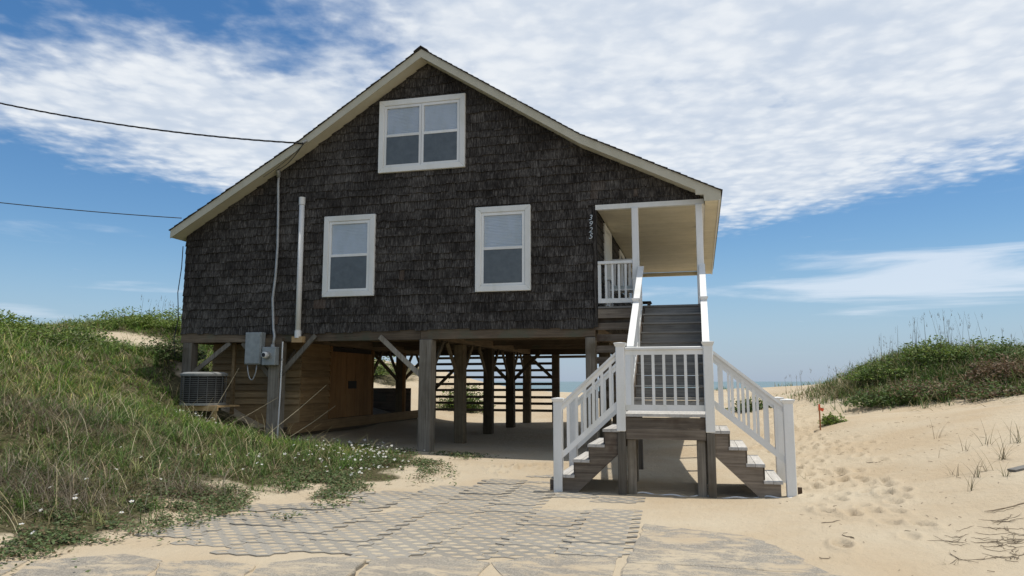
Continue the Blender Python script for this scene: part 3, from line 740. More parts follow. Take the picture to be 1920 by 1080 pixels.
for (y0, y1, z0, z1, nm) in ((16.0, 17.05, 3.03, 5.02, 'door'), (19.2, 20.2, 3.9, 5.0, 'porch_window'), (21.6, 22.6, 3.9, 5.0, 'porch_window')):
    d = link(nm, None, (XR, (y0+y1)/2, z0), house)
    fx = XR+.045; MB().box(XR, fx, y0-.12, y0, z0, z1).build('casing', 'trim', d); MB().box(XR, fx, y1, y1+.12, z0, z1).build('casing', 'trim', d); MB().box(XR, fx, y0, y1, z1-.12, z1).build('casing', 'trim', d)
    if nm == 'door': MB().box(XR, XR+.03, y0+.003, y1-.003, z0, z1-.123).build('door_leaf', 'trim', d)
    else: MB().box(XR, XR+.03, y0+.003, y1-.003, z0, z1-.123).build('pane', 'screen', d)
# porch furniture
def chair(x, y, z, ang, label):
    c = thing('porch_chair', (x, y, z), label, 'chair'); 
    def P(m, name, mat='white'): o = m.build(name, mat, c); return o
    for sx in (-.27, .27):
        P(MB().box(x+sx-.025, x+sx+.025, y-.30, y-.25, z+.06, z+.62), 'leg'); P(MB().box(x+sx-.025, x+sx+.025, y+.22, y+.27, z+.06, z+.60), 'leg')
        P(MB().box(x+sx-.05, x+sx+.05, y-.34, y+.30, z+.62, z+.645), 'armrest')
        pts = [(x+sx, y-.45+t*.09, z+.03+.05*((t-5.2)/5)**2) for t in range(12)]
        P(MB().tube(pts, .025, 6), 'rocker')
    P(MB().box(x-.24, x+.24, y-.27, y+.22, z+.40, z+.43), 'seat')
    P(MB().box(x-.22, x+.22, y-.25, y+.18, z+.432, z+.50), 'cushion', 'cush')
    for k in range(6):
        xx = x-.2+k*.08; P(MB().beam((xx, y+.2, z+.45), (xx, y+.38, z+1.12), .05, .02, (0, 1, 0)), 'back_slat')
    P(MB().beam((x-.26, y+.385, z+1.13), (x+.26, y+.385, z+1.13), .03, .08), 'back_rail')
chair(-1.52, 15.5, 3.031, 0, 'white rocking chair on the porch behind the railing')
tb = thing('side_table', (-1.29, 18.6, 3.03), 'small weathered table on the porch deck, top just showing above the steps', 'table')
for k in range(4): MB().box(-1.46, -1.12, 18.35+k*.125, 18.35+k*.125+.115, 3.50, 3.53).build('top_slat', 'string', tb)
for sx in (-1.40, -1.18):
    for sy in (18.42, 18.76): MB().box(sx-.03, sx+.03, sy-.03, sy+.03, 3.031, 3.499).build('leg', 'string', tb)

# ------------------------------------------------------------------ entry staircase
st = thing('entry_staircase', (-.48, 11.2, .03), 'white railed wooden staircase with landing and two side flights leading to the porch', 'staircase')
LX0, LX1, LY0, LY1, LZ = -1.10, .13, 10.42, 11.70, 1.10
def newel(x, y, z0, z1, w=.062, cap=True):
    o = MB().box(x-w, x+w, y-w, y+w, z0, z1-.03).build('newel_post', 'white', st, bevel=.007)
    if cap:
        a, b = w+.006, w+.022
        vs = [(x+i*a, y+j*a, z1-.05) for i, j in ((-1, -1), (1, -1), (1, 1), (-1, 1))]+[(x+i*b, y+j*b, z1-.012) for i, j in ((-1, -1), (1, -1), (1, 1), (-1, 1))]+[(x+i*b, y+j*b, z1) for i, j in ((-1, -1), (1, -1), (1, 1), (-1, 1))]+[(x, y, z1+.012)]
        fs = [(3, 2, 1, 0)]+[(q+i, q+(i+1) % 4, q+4+(i+1) % 4, q+4+i) for q in (0, 4) for i in range(4)]+[(8, 9, 12), (9, 10, 12), (10, 11, 12), (11, 8, 12)]
        MB().add(vs, fs).build('cap', 'white', o)
    return o
NLX, NRX = LX0+.02, LX1-.01
for x in (NLX, NRX):
    newel(x, LY0+.02, .86, 2.09); newel(x, LY1+.02, 1.10, 2.06)
BLX, BRX = -1.98, 1.12; GZ = .03
for x in (BLX, BRX):
    for y in (LY0+.02, LY1+.02): newel(x, y, GZ-.15, 1.31)
# landing rail
MB().box(NLX+.064, NRX-.064, LY0-.025, LY0+.065, 1.985, 2.03).build('handrail', 'white', st, bevel=.008)
MB().box(NLX+.064, NRX-.064, LY0, LY0+.04, 1.92, 1.984).build('rail', 'white', st)
MB().box(NLX+.064, NRX-.064, LY0, LY0+.04, 1.145, 1.225).build('rail', 'white', st)
nb = 7
for k in range(nb):
    x = NLX+.064+(NRX-NLX-.128)*(k+.65)/(nb+.3); MB().box(x-.019, x+.019, LY0+.001, LY0+.039, 1.226, 1.919).build('baluster', 'white', st)
# landing floor and frame
for k in range(9): MB().box(LX0-.03+.045, LX1+.03-.045, LY0-.035+k*.147, LY0-.035+k*.147+.141, LZ-.035, LZ).build('deck_board', 'treadl', st)
for i, z in enumerate((.755, .905)): MB().box(LX0+.085, LX1-.075, LY0-.012+.004*i, LY0+.028+.004*i, z, z+.147).build('rim_board', 'string', st)
for x in (LX0+.02, LX1-.02): MB().box(x-.02, x+.02, LY0+.09, LY1, .78, 1.06).build('rim_board', 'girdery', st)
for x in (NLX, NRX):
    s = 1 if x < 0 else -1
    MB().box(x-.055, x+.055, LY0-.035, LY0+.075, -.25, .858).build('support_post', 'post', st, bevel=.01)
    MB().box(x+s*.13-.06, x+s*.13+.06, LY0+.04, LY0+.16, -.25, .752).build('support_post', 'post', st, bevel=.01)
    MB().box(x+s*.06-.06, x+s*.06+.06, LY1-.06, LY1+.06, -.25, 1.05).build('support_post', 'post', st, bevel=.01)
# side flights
def side_flight(sgn):
    x0 = LX0 if sgn < 0 else LX1; xb = BLX if sgn < 0 else BRX; n = 5; rise = (LZ-GZ)/n; run = .215
    for k in range(1, n):
        z = LZ-k*rise; xa = x0+sgn*(k-1)*run; xc = x0+sgn*(k*run+.03); a, b = min(xa, xc), max(xa, xc)
        for q in range(2):
            aa = a+(b-a)*q/2+.003; bb = a+(b-a)*(q+1)/2-.003
            MB().box(aa, bb, LY0-.03, LY1+.02, z-.036, z).build('tread', 'treadl', st)
        xr = x0+sgn*(k-1)*run+sgn*.012
        MB().box(xr-.012, xr+.012, LY0+.05, LY1-.05, z+.002, z+rise-.04).build('riser', 'string', st)
    for yy in (LY0, LY1-.045):
        pts = [(x0, LZ-.045)]
        for k in range(1, n):
            z = LZ-k*rise-.04; xa = x0+sgn*(k-1)*run+sgn*.0; pts += [(xa, z), (x0+sgn*k*run, z)]
        pts += [(x0+sgn*(n-1)*run, GZ-.12), (x0+sgn*(n-1)*run-sgn*.15, GZ-.12), (x0, LZ-.52)]
        if pts[0] == pts[1]: pts.pop(0)
        MB().prism(pts, 'y', yy, yy+.042).build('stringer', 'string', st)
    for yy in (LY0+.02, LY1+.02):
        a = (x0+sgn*.06 if sgn > 0 else x0-.04, 1.965); b = (xb-sgn*.06, 1.255)
        MB().vbeam(a, b, yy-.045, yy+.045, .045).build('handrail', 'white', st)
        MB().vbeam((a[0], a[1]-.046), (b[0], b[1]-.046), yy-.02, yy+.02, .07).build('rail', 'white', st)
        MB().vbeam((a[0], a[1]-.69), (b[0], b[1]-.69), yy-.02, yy+.02, .095).build('rail', 'white', st)
        for k in range(6):
            t = (k+.7)/6.4; x = a[0]+(b[0]-a[0])*t; z = a[1]+(b[1]-a[1])*t
            MB().vbeam((x-.019, z-.10), (x+.019, z-.10), yy-.019, yy+.019, .60).build('baluster', 'white', st)
    xe = xb+sgn*.09; MB().box(min(xe, xe+sgn*.05), max(xe, xe+sgn*.05), LY0+.1, LY0+.15, -.2, .16).build('stake', 'string', st)
side_flight(-1); side_flight(1)
# main flight
n = 10; rise = (3.03-LZ)/n; run = (YF-.02-LY1-.06)/(n-1)
for k in range(1, n+1):
    z = LZ+k*rise; y = LY1+.05+(k-1)*run
    MB().box(LX0+.09, LX1-.07, y, y+.024, z-rise+.001, z-.038).build('riser', 'tread', st)
    if k < n:
        for q in range(2): MB().box(LX0+.075, LX1-.055, y-.03+q*.165, y-.03+q*.165+.158, z-.030, z).build('tread', 'tread', st)
    else: MB().box(LX0+.075, LX1-.055, y-.03, y+.028, z-.036, z).build('tread', 'tread', st)
for x in (LX0+.055, LX1-.045):
    MB().ybeam((LY1+.04, LZ+.18), (YF-.03, 2.98), x-.02, x+.02, .34).build('stringer', 'string', st)
    for yy, zz in ((13.1, 1.95),): MB().box(x-.05, x+.05, yy-.05, yy+.05, -.2, zz-.2).build('support_post', 'post', st)
for x in (NLX+.02, NRX-.01):
    ym = 13.15; zr = lambda y: 2.02+(y-LY1)*rise/run
    newel(x, ym, 1.75, zr(ym)+.09, .05)
    for a, b in ((LY1+.07, ym-.05), (ym+.052, YF-.067)):
        MB().ybeam((a, zr(a)+.045), (b, zr(b)+.045), x-.055, x+.055, .045).build('handrail', 'white', st)
        MB().ybeam((a, zr(a)-.002), (b, zr(b)-.002), x-.02, x+.02, .07).build('rail', 'white', st)
        MB().ybeam((a, zr(a)-.66), (b, zr(b)-.66), x-.02, x+.02, .09).build('rail', 'white', st)
        nn = 8
        for k in range(nn):
            y = a+(b-a)*(k+.6)/(nn+.2); MB().ybeam((y-.018, zr(y)-.05), (y+.018, zr(y)-.05), x-.018, x+.018, .62).build('baluster', 'white', st)

# ------------------------------------------------------------------ utilities on the wall
mt = thing('electric_meter', (-9.130, 14.4, 1.9), 'grey square electric meter box with round glass dial beside the panel', 'meter')
MB().box(-9.315, -8.985, 14.27, 14.44, 1.90, 2.30).build('case', 'metal', mt, bevel=.012)
pts = [(-9.170, 14.27-.11*t, 2.12) for t in (0, .5, 1)]
MB().tube([(-9.170, 14.29, 2.12), (-9.170, 14.20, 2.12)], .085, 20).build('collar', 'acrim', mt, smooth=False)
MB().tube([(-9.170, 14.20, 2.12), (-9.170, 14.13, 2.12), (-9.170, 14.11, 2.12)], [.07, .07, .055], 20).build('dial', 'pvc', mt)
MB().tube([(-9.170, 14.111, 2.12), (-9.170, 14.105, 2.12)], .045, 16).build('dial_face', 'cable', mt)
pb = thing('breaker_panel', (-9.550, 14.4, 1.9), 'tall grey breaker panel box hung below the left girder', 'electrical box')
MB().box(-9.760, -9.360, 14.29, 14.47, 1.92, 2.63).build('case', 'metal', pb, bevel=.012)
MB().box(-9.740, -9.380, 14.277, 14.289, 1.945, 2.605).build('cover', 'metal', pb, bevel=.004)
MB().box(-9.790, -8.930, 14.45, 14.5, 2.0, 2.5).build('backboard', 'girder', pb)
cab = [(-9.72+.24*(t/16), 14.36, 1.92-.34*math.sin(math.pi*t/16)**.6) for t in range(17)]
tag(MB().tube(cab, .014, 8).build('loop_cable', 'galv', smooth=True), 'pale grey cable hanging in a loop under the breaker panel', 'cable')
cd = thing('conduit_mast', (-9.3, 14.5, 2.3), 'thin grey conduit climbing the shingles from the meter to the rake', 'conduit')
ctr = [(-9.13, 14.40, 2.29), (-9.13, 14.45, 2.55), (-9.19, 14.49, 2.72), (-9.24, 14.49, 3.4), (-9.19, 14.49, 3.9), (-9.17, 14.49, 4.6), (-9.19, 14.49, 5.4), (-9.22, 14.49, 6.05), (-9.2, 14.47, 6.2)]
MB().tube(ctr, .030, 8).build('pipe', 'galv', cd, smooth=True)
MB().tube([(-9.2, 14.47, 6.19), (-9.2, 14.44, 6.30), (-9.17, 14.38, 6.32)], [.045, .05, .03], 10).build('weatherhead', 'galv', cd, smooth=True)
MB().tube([(-9.13, 14.4, 2.28), (-9.13, 14.4, 2.36)], .045, 10).build('hub', 'galv', cd)
vp = thing('vent_pipe', (-8.55, 14.47, 2.5), 'thick white plastic vent pipe rising up the shingled wall', 'pipe')
MB().tube([(-8.56, 14.46, 2.52), (-8.575, 14.46, 5.60)], .060, 14).build('pipe', 'pvc', vp, smooth=True)
MB().tube([(-8.576, 14.46, 5.50), (-8.576, 14.46, 5.67)], .072, 14).build('cap', 'pvc', vp)
MB().tube([(-8.56, 14.46, 2.50), (-8.56, 14.46, 2.66)], .072, 14).build('coupling', 'pvc', vp)
MB().box(-8.68, -8.42, 14.41, 14.55, 2.40, 2.53).build('bracket', 'fresh', vp)
dp = thing('drain_pipe', (-9.02, 14.4, .4), 'slim white pipe running down beside the second stilt', 'pipe')
MB().tube([(-8.90, 14.42, 2.42), (-8.905, 14.41, 1.4), (-8.92, 14.38, .2)], .016, 8).build('pipe', 'pvc', dp)
MB().tube([(-8.90, 14.42, 2.0), (-8.90, 14.42, 2.05)], .024, 8).build('collar', 'galv', dp)
sp_ = thing('support_pipe', (-10.55, 14.9, .9), 'narrow wooden upright between the breaker panel and the condenser', 'post')
MB().box(-10.47, -10.40, 14.86, 14.92, .8, 2.43).build('upright', 'siding', sp_)

ac = thing('air_conditioner', (-10.5, 13.95, 1.05), 'round grey air conditioner condenser half sunk in the grass', 'air conditioner')
cx, cy, r0 = -10.50, 13.95, .46
MB().tube([(cx, cy, 1.09), (cx, cy, 1.66)], r0-.05, 32).build('coil', 'dark', ac)
for k in range(14): MB().tube([(cx, cy, 1.12+k*.04), (cx, cy, 1.134+k*.04)], r0-.02, 32).build('louvre', 'acgrille', ac)
for k in range(16):
    a = 2*math.pi*k/16; MB().box(cx+r0*math.cos(a)-.006, cx+r0*math.cos(a)+.006, cy+r0*math.sin(a)-.006, cy+r0*math.sin(a)+.006, 1.10, 1.68).build('guard_bar', 'acgrille', ac)
MB().tube([(cx, cy, 1.67), (cx, cy, 1.715), (cx, cy, 1.75)], [r0+.025, r0+.025, r0-.06], 32).build('top', 'acrim', ac)
MB().tube([(cx, cy, 1.04), (cx, cy, 1.09)], r0+.01, 32).build('base', 'acrim', ac)
pf = thing('condenser_stand', (-10.7, 14.0, .6), 'raw timber stand under the air conditioner', 'stand')
MB().box(-10.98, -9.9, 13.62, 13.66, .93, 1.035).build('front_board', 'fresh', pf)
MB().box(-10.98, -9.9, 13.665, 14.4, 1.0, 1.035).build('top_board', 'fresh', pf)
for x in (-10.88, -10.05): MB().box(x-.04, x+.04, 13.7, 13.78, .4, .995).build('leg', 'fresh', pf)

# wires
def wire(a, b, sag, r, label, name, twist=0.):
    a, b = Vector(a), Vector(b); n = 90 if twist else 40; rt = None
    P = [a.lerp(b, t/n)-Vector((0, 0, 4*sag*(t/n)*(1-t/n))) for t in range(n+1)]
    if not twist: return tag(MB().tube(P, r, 6).build(name, 'cable', smooth=True), label, 'wire')
    rt = thing(name, a, label, 'wire')
    for s in range(3):
        Q = [p+Vector((0, math.cos(t*.9+s*2.1)*twist, math.sin(t*.9+s*2.1)*twist)) for t, p in enumerate(P)]
        MB().tube(Q, r, 5).build('strand', 'cable', rt, smooth=True)
    return rt
def ray(px, py, D):
    px, py = float(px), float(py); u = (px-960)/1371; v = -(py-540)/1371
    rt = Vector((math.cos(AZ), math.sin(AZ), 0)); fw = Vector((-math.sin(AZ)*math.cos(PITCH), math.cos(AZ)*math.cos(PITCH), math.sin(PITCH)))
    return Vector((0, 0, 1.55))+D*(fw+u*rt+v*rt.cross(fw))
wire((-8.42, 14.17, 6.83), (-18.2, 11.9, 8.6), .28, .010, 'twisted black service cable sloping from the upper left to the rake', 'service_drop', .012)
wire((-11.48, 14.15, 5.29), ray(-160, 361, 15.5), .05, .010, 'thin black telephone wire reaching the left eave', 'telephone_wire')
wire((-8.42, 14.16, 6.83), (-9.17, 14.36, 6.33), .10, .009, 'short black cable drooping from the rake to the weatherhead', 'jumper_cable')
wire((-8.36, 14.165, 6.86), (-9.40, 14.165, 6.12), .05, .006, 'thin grey wire running down along the rake board', 'bonding_wire')
MBa = MB().tube([(-8.33, 14.16, 6.88), (-8.42, 14.15, 6.84)], .028, 8).build('wedge_clamp', 'galv'); tag(MBa, 'small metal clamp holding the service cable to the rake', 'clamp')
MBa = MB().tube([(XL-.06, 14.5, 4.7), (XL-.05, 14.48, 4.2), (XL-.09, 14.45, 3.6), (XL-.05, 14.47, 3.0), (XL-.10, 14.42, 2.5), (XL-.02, 14.4, 2.1)], .010, 6).build('hanging_cable', 'cable', smooth=True)
tag(MBa, 'thin black cable hanging down the left corner of the house', 'cable')

# hose lying by the stairs
pts = []
for t in range(40):
    x = -.92+t*.052; pts.append((x, 10.52+.05*math.sin(t*.45)-.004*t, h1(x, 10.5)+.004+.014*math.sin(t*.8)))
tag(MB().tube(pts, .011, 8).build('hose', 'pvc', smooth=True), 'pale hose lying on the sand in front of the landing posts', 'hose')

# ------------------------------------------------------------------ vegetation
def leaf_mat(name):
    t = NT(name); at = t.N('ShaderNodeAttribute'); at.attribute_name = 'Col'
    tr = t.N('ShaderNodeBsdfTranslucent'); t.L(at.outputs['Color'], tr.inputs[0])
    t.done(at.outputs['Color'], .6, .25); mx = t.N('ShaderNodeMixShader'); mx.inputs[0].default_value = .3
    t.L(t.p.outputs[0], mx.inputs[1]); t.L(tr.outputs[0], mx.inputs[2]); t.L(mx.outputs[0], t.out.inputs[0]); return t.m
M['leaf'] = leaf_mat('leaf_blades')
PAL = np.array([(.070, .135, .030), (.10, .165, .035), (.045, .09, .025), (.15, .19, .06), (.30, .26, .14), (.42, .37, .24), (.16, .13, .07)])
def blades(x, y, z, L, w, lean, heading, col, segs=3, droop=1.0):
    n = len(x); t = np.linspace(0, 1, segs+1); dx = np.cos(heading); dy = np.sin(heading)
    V = np.zeros((n, segs+1, 2, 3))
    for i, s in enumerate(t):
        hor = L*(np.sin(lean)*s+droop*.45*s*s*np.sin(lean+.3)); ver = L*(np.cos(lean)*s-droop*.28*s**2.2)
        ww = w*(1-.85*s)
        cx = x+dx*hor; cy = y+dy*hor; cz = z+ver
        V[:, i, 0] = np.stack([cx-dy*ww, cy+dx*ww, cz], -1); V[:, i, 1] = np.stack([cx+dy*ww, cy-dx*ww, cz], -1)
    b = (np.arange(n)*(segs+1)*2)[:, None]
    F = np.concatenate([b+np.array([[2*i, 2*i+1, 2*i+3, 2*i+2]]) for i in range(segs)], 0)
    C = np.repeat(col, (segs+1)*2, axis=0); fade = np.tile(np.repeat(.75+.35*t, 2), n)[:, None]
    return V.reshape(-1, 3), F, C*1.0
def scatter(n, x0, x1, y0, y1, f):
    x = rng.uniform(x0, x1, n); y = rng.uniform(y0, y1, n); k = rng.random(n) < f(x, y); return x[k], y[k]
def tuftify(x, y, per, spread):
    k = np.repeat(np.arange(len(x)), per); return x[k]+rng.normal(0, spread, len(k)), y[k]+rng.normal(0, spread, len(k)), k
def colours(x, y, n, dry=.25, k=None, yellow=0.):
    zone = wavy(x*1.3+5, y*1.3)
    d = np.clip(dry+zone*.55, .02, .95); r_ = rng.random(n); green = PAL[rng.choice(4, n, p=[.36, .28, .2, .16])]; tan = PAL[rng.choice([4, 5, 6], n, p=[.45, .25, .3])]
    c = np.where((r_ < d)[:, None], tan, green); c = c*rng.uniform(.7, 1.3, (n, 1)); 
    return c*(1+yellow*np.array([.5, .3, 0]))
def dist(x, y): return np.hypot(x, y)
# left dune grass
def in_view(x, y):
    a = np.degrees(np.arctan2(-x, y))-14.3; return (np.abs(a) < 42)
x, y = scatter(26000, -22, -4.4, 4.0, 24, lambda a, b: left_veg(a, b)*in_view(a, b)*np.clip(12/dist(a, b), .45, 1.)*(~((a > -11.8) & (b > 14.2))))
tx, ty, k = tuftify(x, y, 9, .06); tl_ = rng.gamma(4, .25, len(x))[k]; tc_ = rng.uniform(.6, 1.45, (len(x), 1))[k]; td_ = rng.random(len(x))[k]; keep = ~((tx > -11.75) & (ty > 14.35)); tx, ty, tl_, tc_, td_ = tx[keep], ty[keep], tl_[keep], tc_[keep], td_[keep]
ok = np.hypot(tx+10.50, ty-13.95) > .55; tx, ty, tl_, tc_, td_ = tx[ok], ty[ok], tl_[ok], tc_[ok], td_[ok]; n = len(tx); dd = dist(tx, ty)
edge = np.clip(left_veg(tx, ty)**1.6*sm(np.interp(ty, GE[:, 1], GE[:, 0])-tx, -.3, 1.3), .14, 1)*np.where(ty > 14.9, 1, 1)
edge = np.where(ty > 14.9, np.clip(left_veg(tx, ty), .25, 1), edge)
L = rng.gamma(6, .042, n)*(.45+.55*tl_)*edge*np.where(dd < 9, .85, 1.05); L = np.clip(L, .06, .75)
near = np.exp(-((tx+9)**2/4+(ty-14.2)**2/3.)); L *= .74*(1-.5*near)
V, F, C = blades(tx, ty, H(tx, ty)-.01, L, np.clip(.0023+.00038*dd, .003, .010), rng.uniform(.1, 1.3, n), rng.uniform(0, 6.28, n), np.where((td_ < .15)[:, None], PAL[rng.choice([4, 5, 6], n)]*.9, colours(tx, ty, n, .13)*np.where((dd > 14)[:, None], [[1.35, 1.32, .9]], [[1.12, 1.02, 1.1]]))*tc_)
npmesh('dune_grass', V, F, M['leaf'], color=C, kind='stuff', label='long green and straw dune grass covering the left dune', loc=(-10, 10, 0))
# distinct big clumps
x, y = scatter(1500, -21, -5.6, 4.4, 22, lambda a, b: left_veg(a, b)*in_view(a, b)*.55*(~((a > -12) & (b > 13.2)))*(np.hypot(a+10.7, b-13.6) > 1.3)); cc_ = rng.uniform(.7, 1.5, (len(x), 1))*np.array([[.09, .15, .035]])*np.where(rng.random((len(x), 1)) < .25, [[2.6, 1.6, 2.8]], 1.); hl = rng.uniform(.24, .5, len(x))
x, y, k = tuftify(x, y, 26, .05); n = len(x); dd = dist(x, y)
V, F, C = blades(x, y, H(x, y)-.01, hl[k]*rng.uniform(.55, 1.1, n), np.clip(.002+.00034*dd, .003, .009), rng.uniform(.05, 1.1, n), rng.uniform(0, 6.28, n), cc_[k]*rng.uniform(.7, 1.3, (n, 1)), 4, 1.15)
npmesh('grass_clumps', V, F, M['leaf'], color=C, kind='stuff', label='taller arching clumps standing out of the left dune grass', loc=(-10, 10, 0))
# tall dry stems among the left grass
x, y = scatter(5200, -20, -6.0, 4.6, 20, lambda a, b: left_veg(a, b)*in_view(a, b)*.45*(~((a > -11.8) & (b > 14.0)))); n = len(x); dd = dist(x, y)
V, F, C = blades(x, y, H(x, y), rng.uniform(.4, .85, n), np.clip(.0016+.0003*dd, .003, .006), rng.uniform(.2, 1.2, n), rng.uniform(0, 6.28, n), PAL[rng.choice([4, 5], n)]*rng.uniform(.8, 1.3, (n, 1)), 5, 1.1)
npmesh('dry_stems', V, F, M['leaf'], color=C, kind='stuff', loc=(-10, 10, 0))
x = np.r_[rng.normal(-7.25, .45, 900), rng.normal(-9.2, .6, 700), rng.normal(-6.3, .25, 260)]; y = np.r_[rng.normal(6.9, .35, 900), rng.normal(8.9, .5, 700), rng.normal(8.2, .3, 260)]; n = len(x)
V, F, C = blades(x, y, H(x, y), rng.uniform(.2, .6, n), np.full(n, .0035), rng.uniform(.3, 1.35, n), rng.uniform(0, 6.28, n), np.array([(.20, .165, .12), (.12, .095, .065), (.30, .26, .20)])[rng.choice(3, n)], 5, .9)
npmesh('dry_brush', V, F, M['leaf'], color=C, kind='stuff', label='grey-brown dead brush tangled in the left grass', loc=(-8, 8, 0))
# low broadleaf ground cover
def leaves(x, y, z, s, col, flat=.5):
    n = len(x); nr = np.stack([rng.normal(0, flat, n), rng.normal(0, flat, n), np.ones(n)], -1); nr /= np.linalg.norm(nr, axis=1)[:, None]
    a = np.stack([np.cos(h_ := rng.uniform(0, 6.28, n)), np.sin(h_), np.zeros(n)], -1); a -= nr*(a*nr).sum(1)[:, None]; a /= np.linalg.norm(a, axis=1)[:, None]; b = np.cross(nr, a)
    c = np.stack([x, y, z], -1); s = np.broadcast_to(s, n)[:, None]
    V = np.stack([c-a*s, c-b*s*.5+a*s*.1-nr*s*.1, c+a*s, c+b*s*.5+a*s*.1-nr*s*.1], 1).reshape(-1, 3)
    return V, np.arange(n*4).reshape(n, 4), np.repeat(col, 4, axis=0)
def fringe(a, b):
    ex = np.interp(b, GE[:, 1], GE[:, 0]); d = ex-a+wavy(a*4, b*4)*.8
    cl = sm(wavy(a*5+3, b*5), -.1, .2)
    return np.exp(-((d-.25)/.75)**2)*cl*(b < 15)
x, y = scatter(60000, -8.5, -3.6, 4.4, 14.6, fringe); x, y, _ = tuftify(x, y, 3, .035); n = len(x)
col = np.array([(.095, .14, .05), (.13, .165, .07), (.07, .10, .04), (.19, .14, .08)])[rng.choice(4, n, p=[.35, .3, .15, .2])]*rng.uniform(.7, 1.3, (n, 1))
V, F, C = leaves(x, y, H(x, y)+rng.uniform(.005, .075, n), rng.uniform(.016, .03, n), col)
npmesh('ground_cover', V, F, M['leaf'], color=C, kind='stuff', label='low creeping leafy ground cover along the grass edge', loc=(-6, 9, 0))
# white flowers
def flowers():
    pts = []
    def put(n, x0, x1, y0, y1, f):
        a, b = scatter(n, x0, x1, y0, y1, f); pts.extend(zip(a, b))
    put(900, -8.2, -4.6, 9.5, 14.4, lambda a, b: np.clip(left_veg(a, b)*1.2, 0, 1)*sm(wavy(a*2+1, b*2), -.2, .35)*.6*np.exp(-((a+6.1)/1.5)**2))
    put(160, -7.8, -5.9, 5.0, 9.5, lambda a, b: np.clip(left_veg(a, b), 0, 1)*.16)
    put(60, -10.6, -9.6, 12.6, 13.6, lambda a, b: .6+0*a)
    V = []; F = []; C = []
    for (a, b) in pts:
        z = h1(a, b)+random.uniform(.07, .17); s = random.uniform(.016, .029); tl = Vector((random.gauss(0, .35)+.0, -.35+random.gauss(0, .3), 1)).normalized(); q = tl.to_track_quat('Z', 'Y').to_matrix(); ph = random.random()
        for p in range(5):
            t0 = 2*math.pi*(p+ph)/5; i = len(V)
            for (rr, da, zz) in ((.12, 0, 0), (.75, -.55, .25), (1.05, 0, .3), (.75, .55, .25)):
                v = q@Vector((rr*s*math.cos(t0+da), rr*s*math.sin(t0+da), zz*s)); V.append((a+v.x, b+v.y, z+v.z)); C.append((.78, .77, .74))
            F.append((i, i+1, i+2, i+3))
        i = len(V)
        for t0 in range(4):
            v = q@Vector((.22*s*math.cos(t0*1.57), .22*s*math.sin(t0*1.57), .12*s)); V.append((a+v.x, b+v.y, z+v.z)); C.append((.75, .62, .15))
        F.append((i, i+1, i+2, i+3))
    npmesh('white_flowers', np.array(V), np.array(F), M['leaf'], color=np.array(C), kind='stuff', label='small white flowers dotted through the grass by the shed', loc=(-6, 11, 0))
flowers()
# bushes: leafy crown of small faces over stems
def bush(name, x, y, rx, ry, h, n, cols, label, cat='shrub', group=None, size=.035, sunk=.1):
    z = h1(x, y)-sunk; b = thing(name, (x, y, z), label, cat, group)
    th = rng.uniform(0, 6.28, n); rr = rng.random(n)**.42; el = rng.random(n)
    lob = 1+.22*np.sin(th*3+rng.uniform(0, 6))+.14*np.sin(th*7+el*5+rng.uniform(0, 6))+.12*np.sin(el*9+th*2)
    ph = np.arccos(1-el); px = x+rx*rr*lob*np.sin(ph)*np.cos(th); py = y+ry*rr*lob*np.sin(ph)*np.sin(th); pz = z+h*rr*lob*np.cos(ph)
    cl = wavy(px*6, py*6+pz*5); k = cl+rng.normal(0, .3, n) > -.35; px, py, pz = px[k], py[k], pz[k]; m_ = len(px)
    col = np.array(cols)[rng.integers(len(cols), size=m_)]*rng.uniform(.65, 1.3, (m_, 1))
    V, F, C = leaves(px, py, np.maximum(pz, H(px, py)), rng.uniform(.7, 1.3, m_)*size, col, .8)
    npmesh('foliage', V, F, M['leaf'], color=C, loc=(x, y, z), parent=b)
    s = MB()
    for q in range(9):
        a = rng.uniform(0, 6.28); r_ = rng.uniform(.3, .8); s.tube([(x+rng.normal(0, .06), y+rng.normal(0, .06), z-.1), (x+rx*r_*.5*math.cos(a), y+ry*r_*.5*math.sin(a), z+h*.45), (x+rx*r_*math.cos(a), y+ry*r_*math.sin(a), z+h*.8)], [.018, .012, .005], 5)
    s.build('stems', 'twig', b); return b
YG = [(.15, .22, .04), (.11, .17, .035), (.20, .25, .06)]; DG = [(.065, .115, .03), (.09, .145, .04), (.13, .16, .055)]; BR = [(.16, .10, .06), (.10, .07, .04), (.20, .14, .085)]
bush('bayberry_bush', -17.6, 14.6, 1.9, 1.3, .6, 9000, YG, 'bright yellow-green bush at the far left of the dune top', size=.04)
bush('bayberry_bush', -15.3, 15.0, 1.5, 1.1, .62, 7000, YG+DG, 'yellow-green bush on the left dune, just left of the sand hollow', size=.04)
bush('bayberry_bush', -18.6, 21.4, 2.4, 1.2, .6, 8000, YG, 'low green bush on the dune crest behind the sand hollow', size=.045)
bush('bayberry_bush', -16.0, 22.0, 1.8, 1.0, .55, 6000, YG+DG, 'green bush on the dune crest touching the left end of the house', size=.045)
bush('bayberry_bush', -12.8, 15.7, .85, .8, .55, 5000, DG+[(.12, .11, .06)], 'grey-green bush between the sand hollow and the house corner', size=.04)
bush('beach_shrub', -8.6, 26.3, .95, .8, .95, 3800, DG+YG, 'green shrub growing beyond the slat screen, seen under the house', size=.05)
bush('beach_shrub', -13.2, 27.3, 1.6, 1.1, .9, 5000, DG+YG, 'pale green shrub on the dune seen past the storage shed', size=.05)
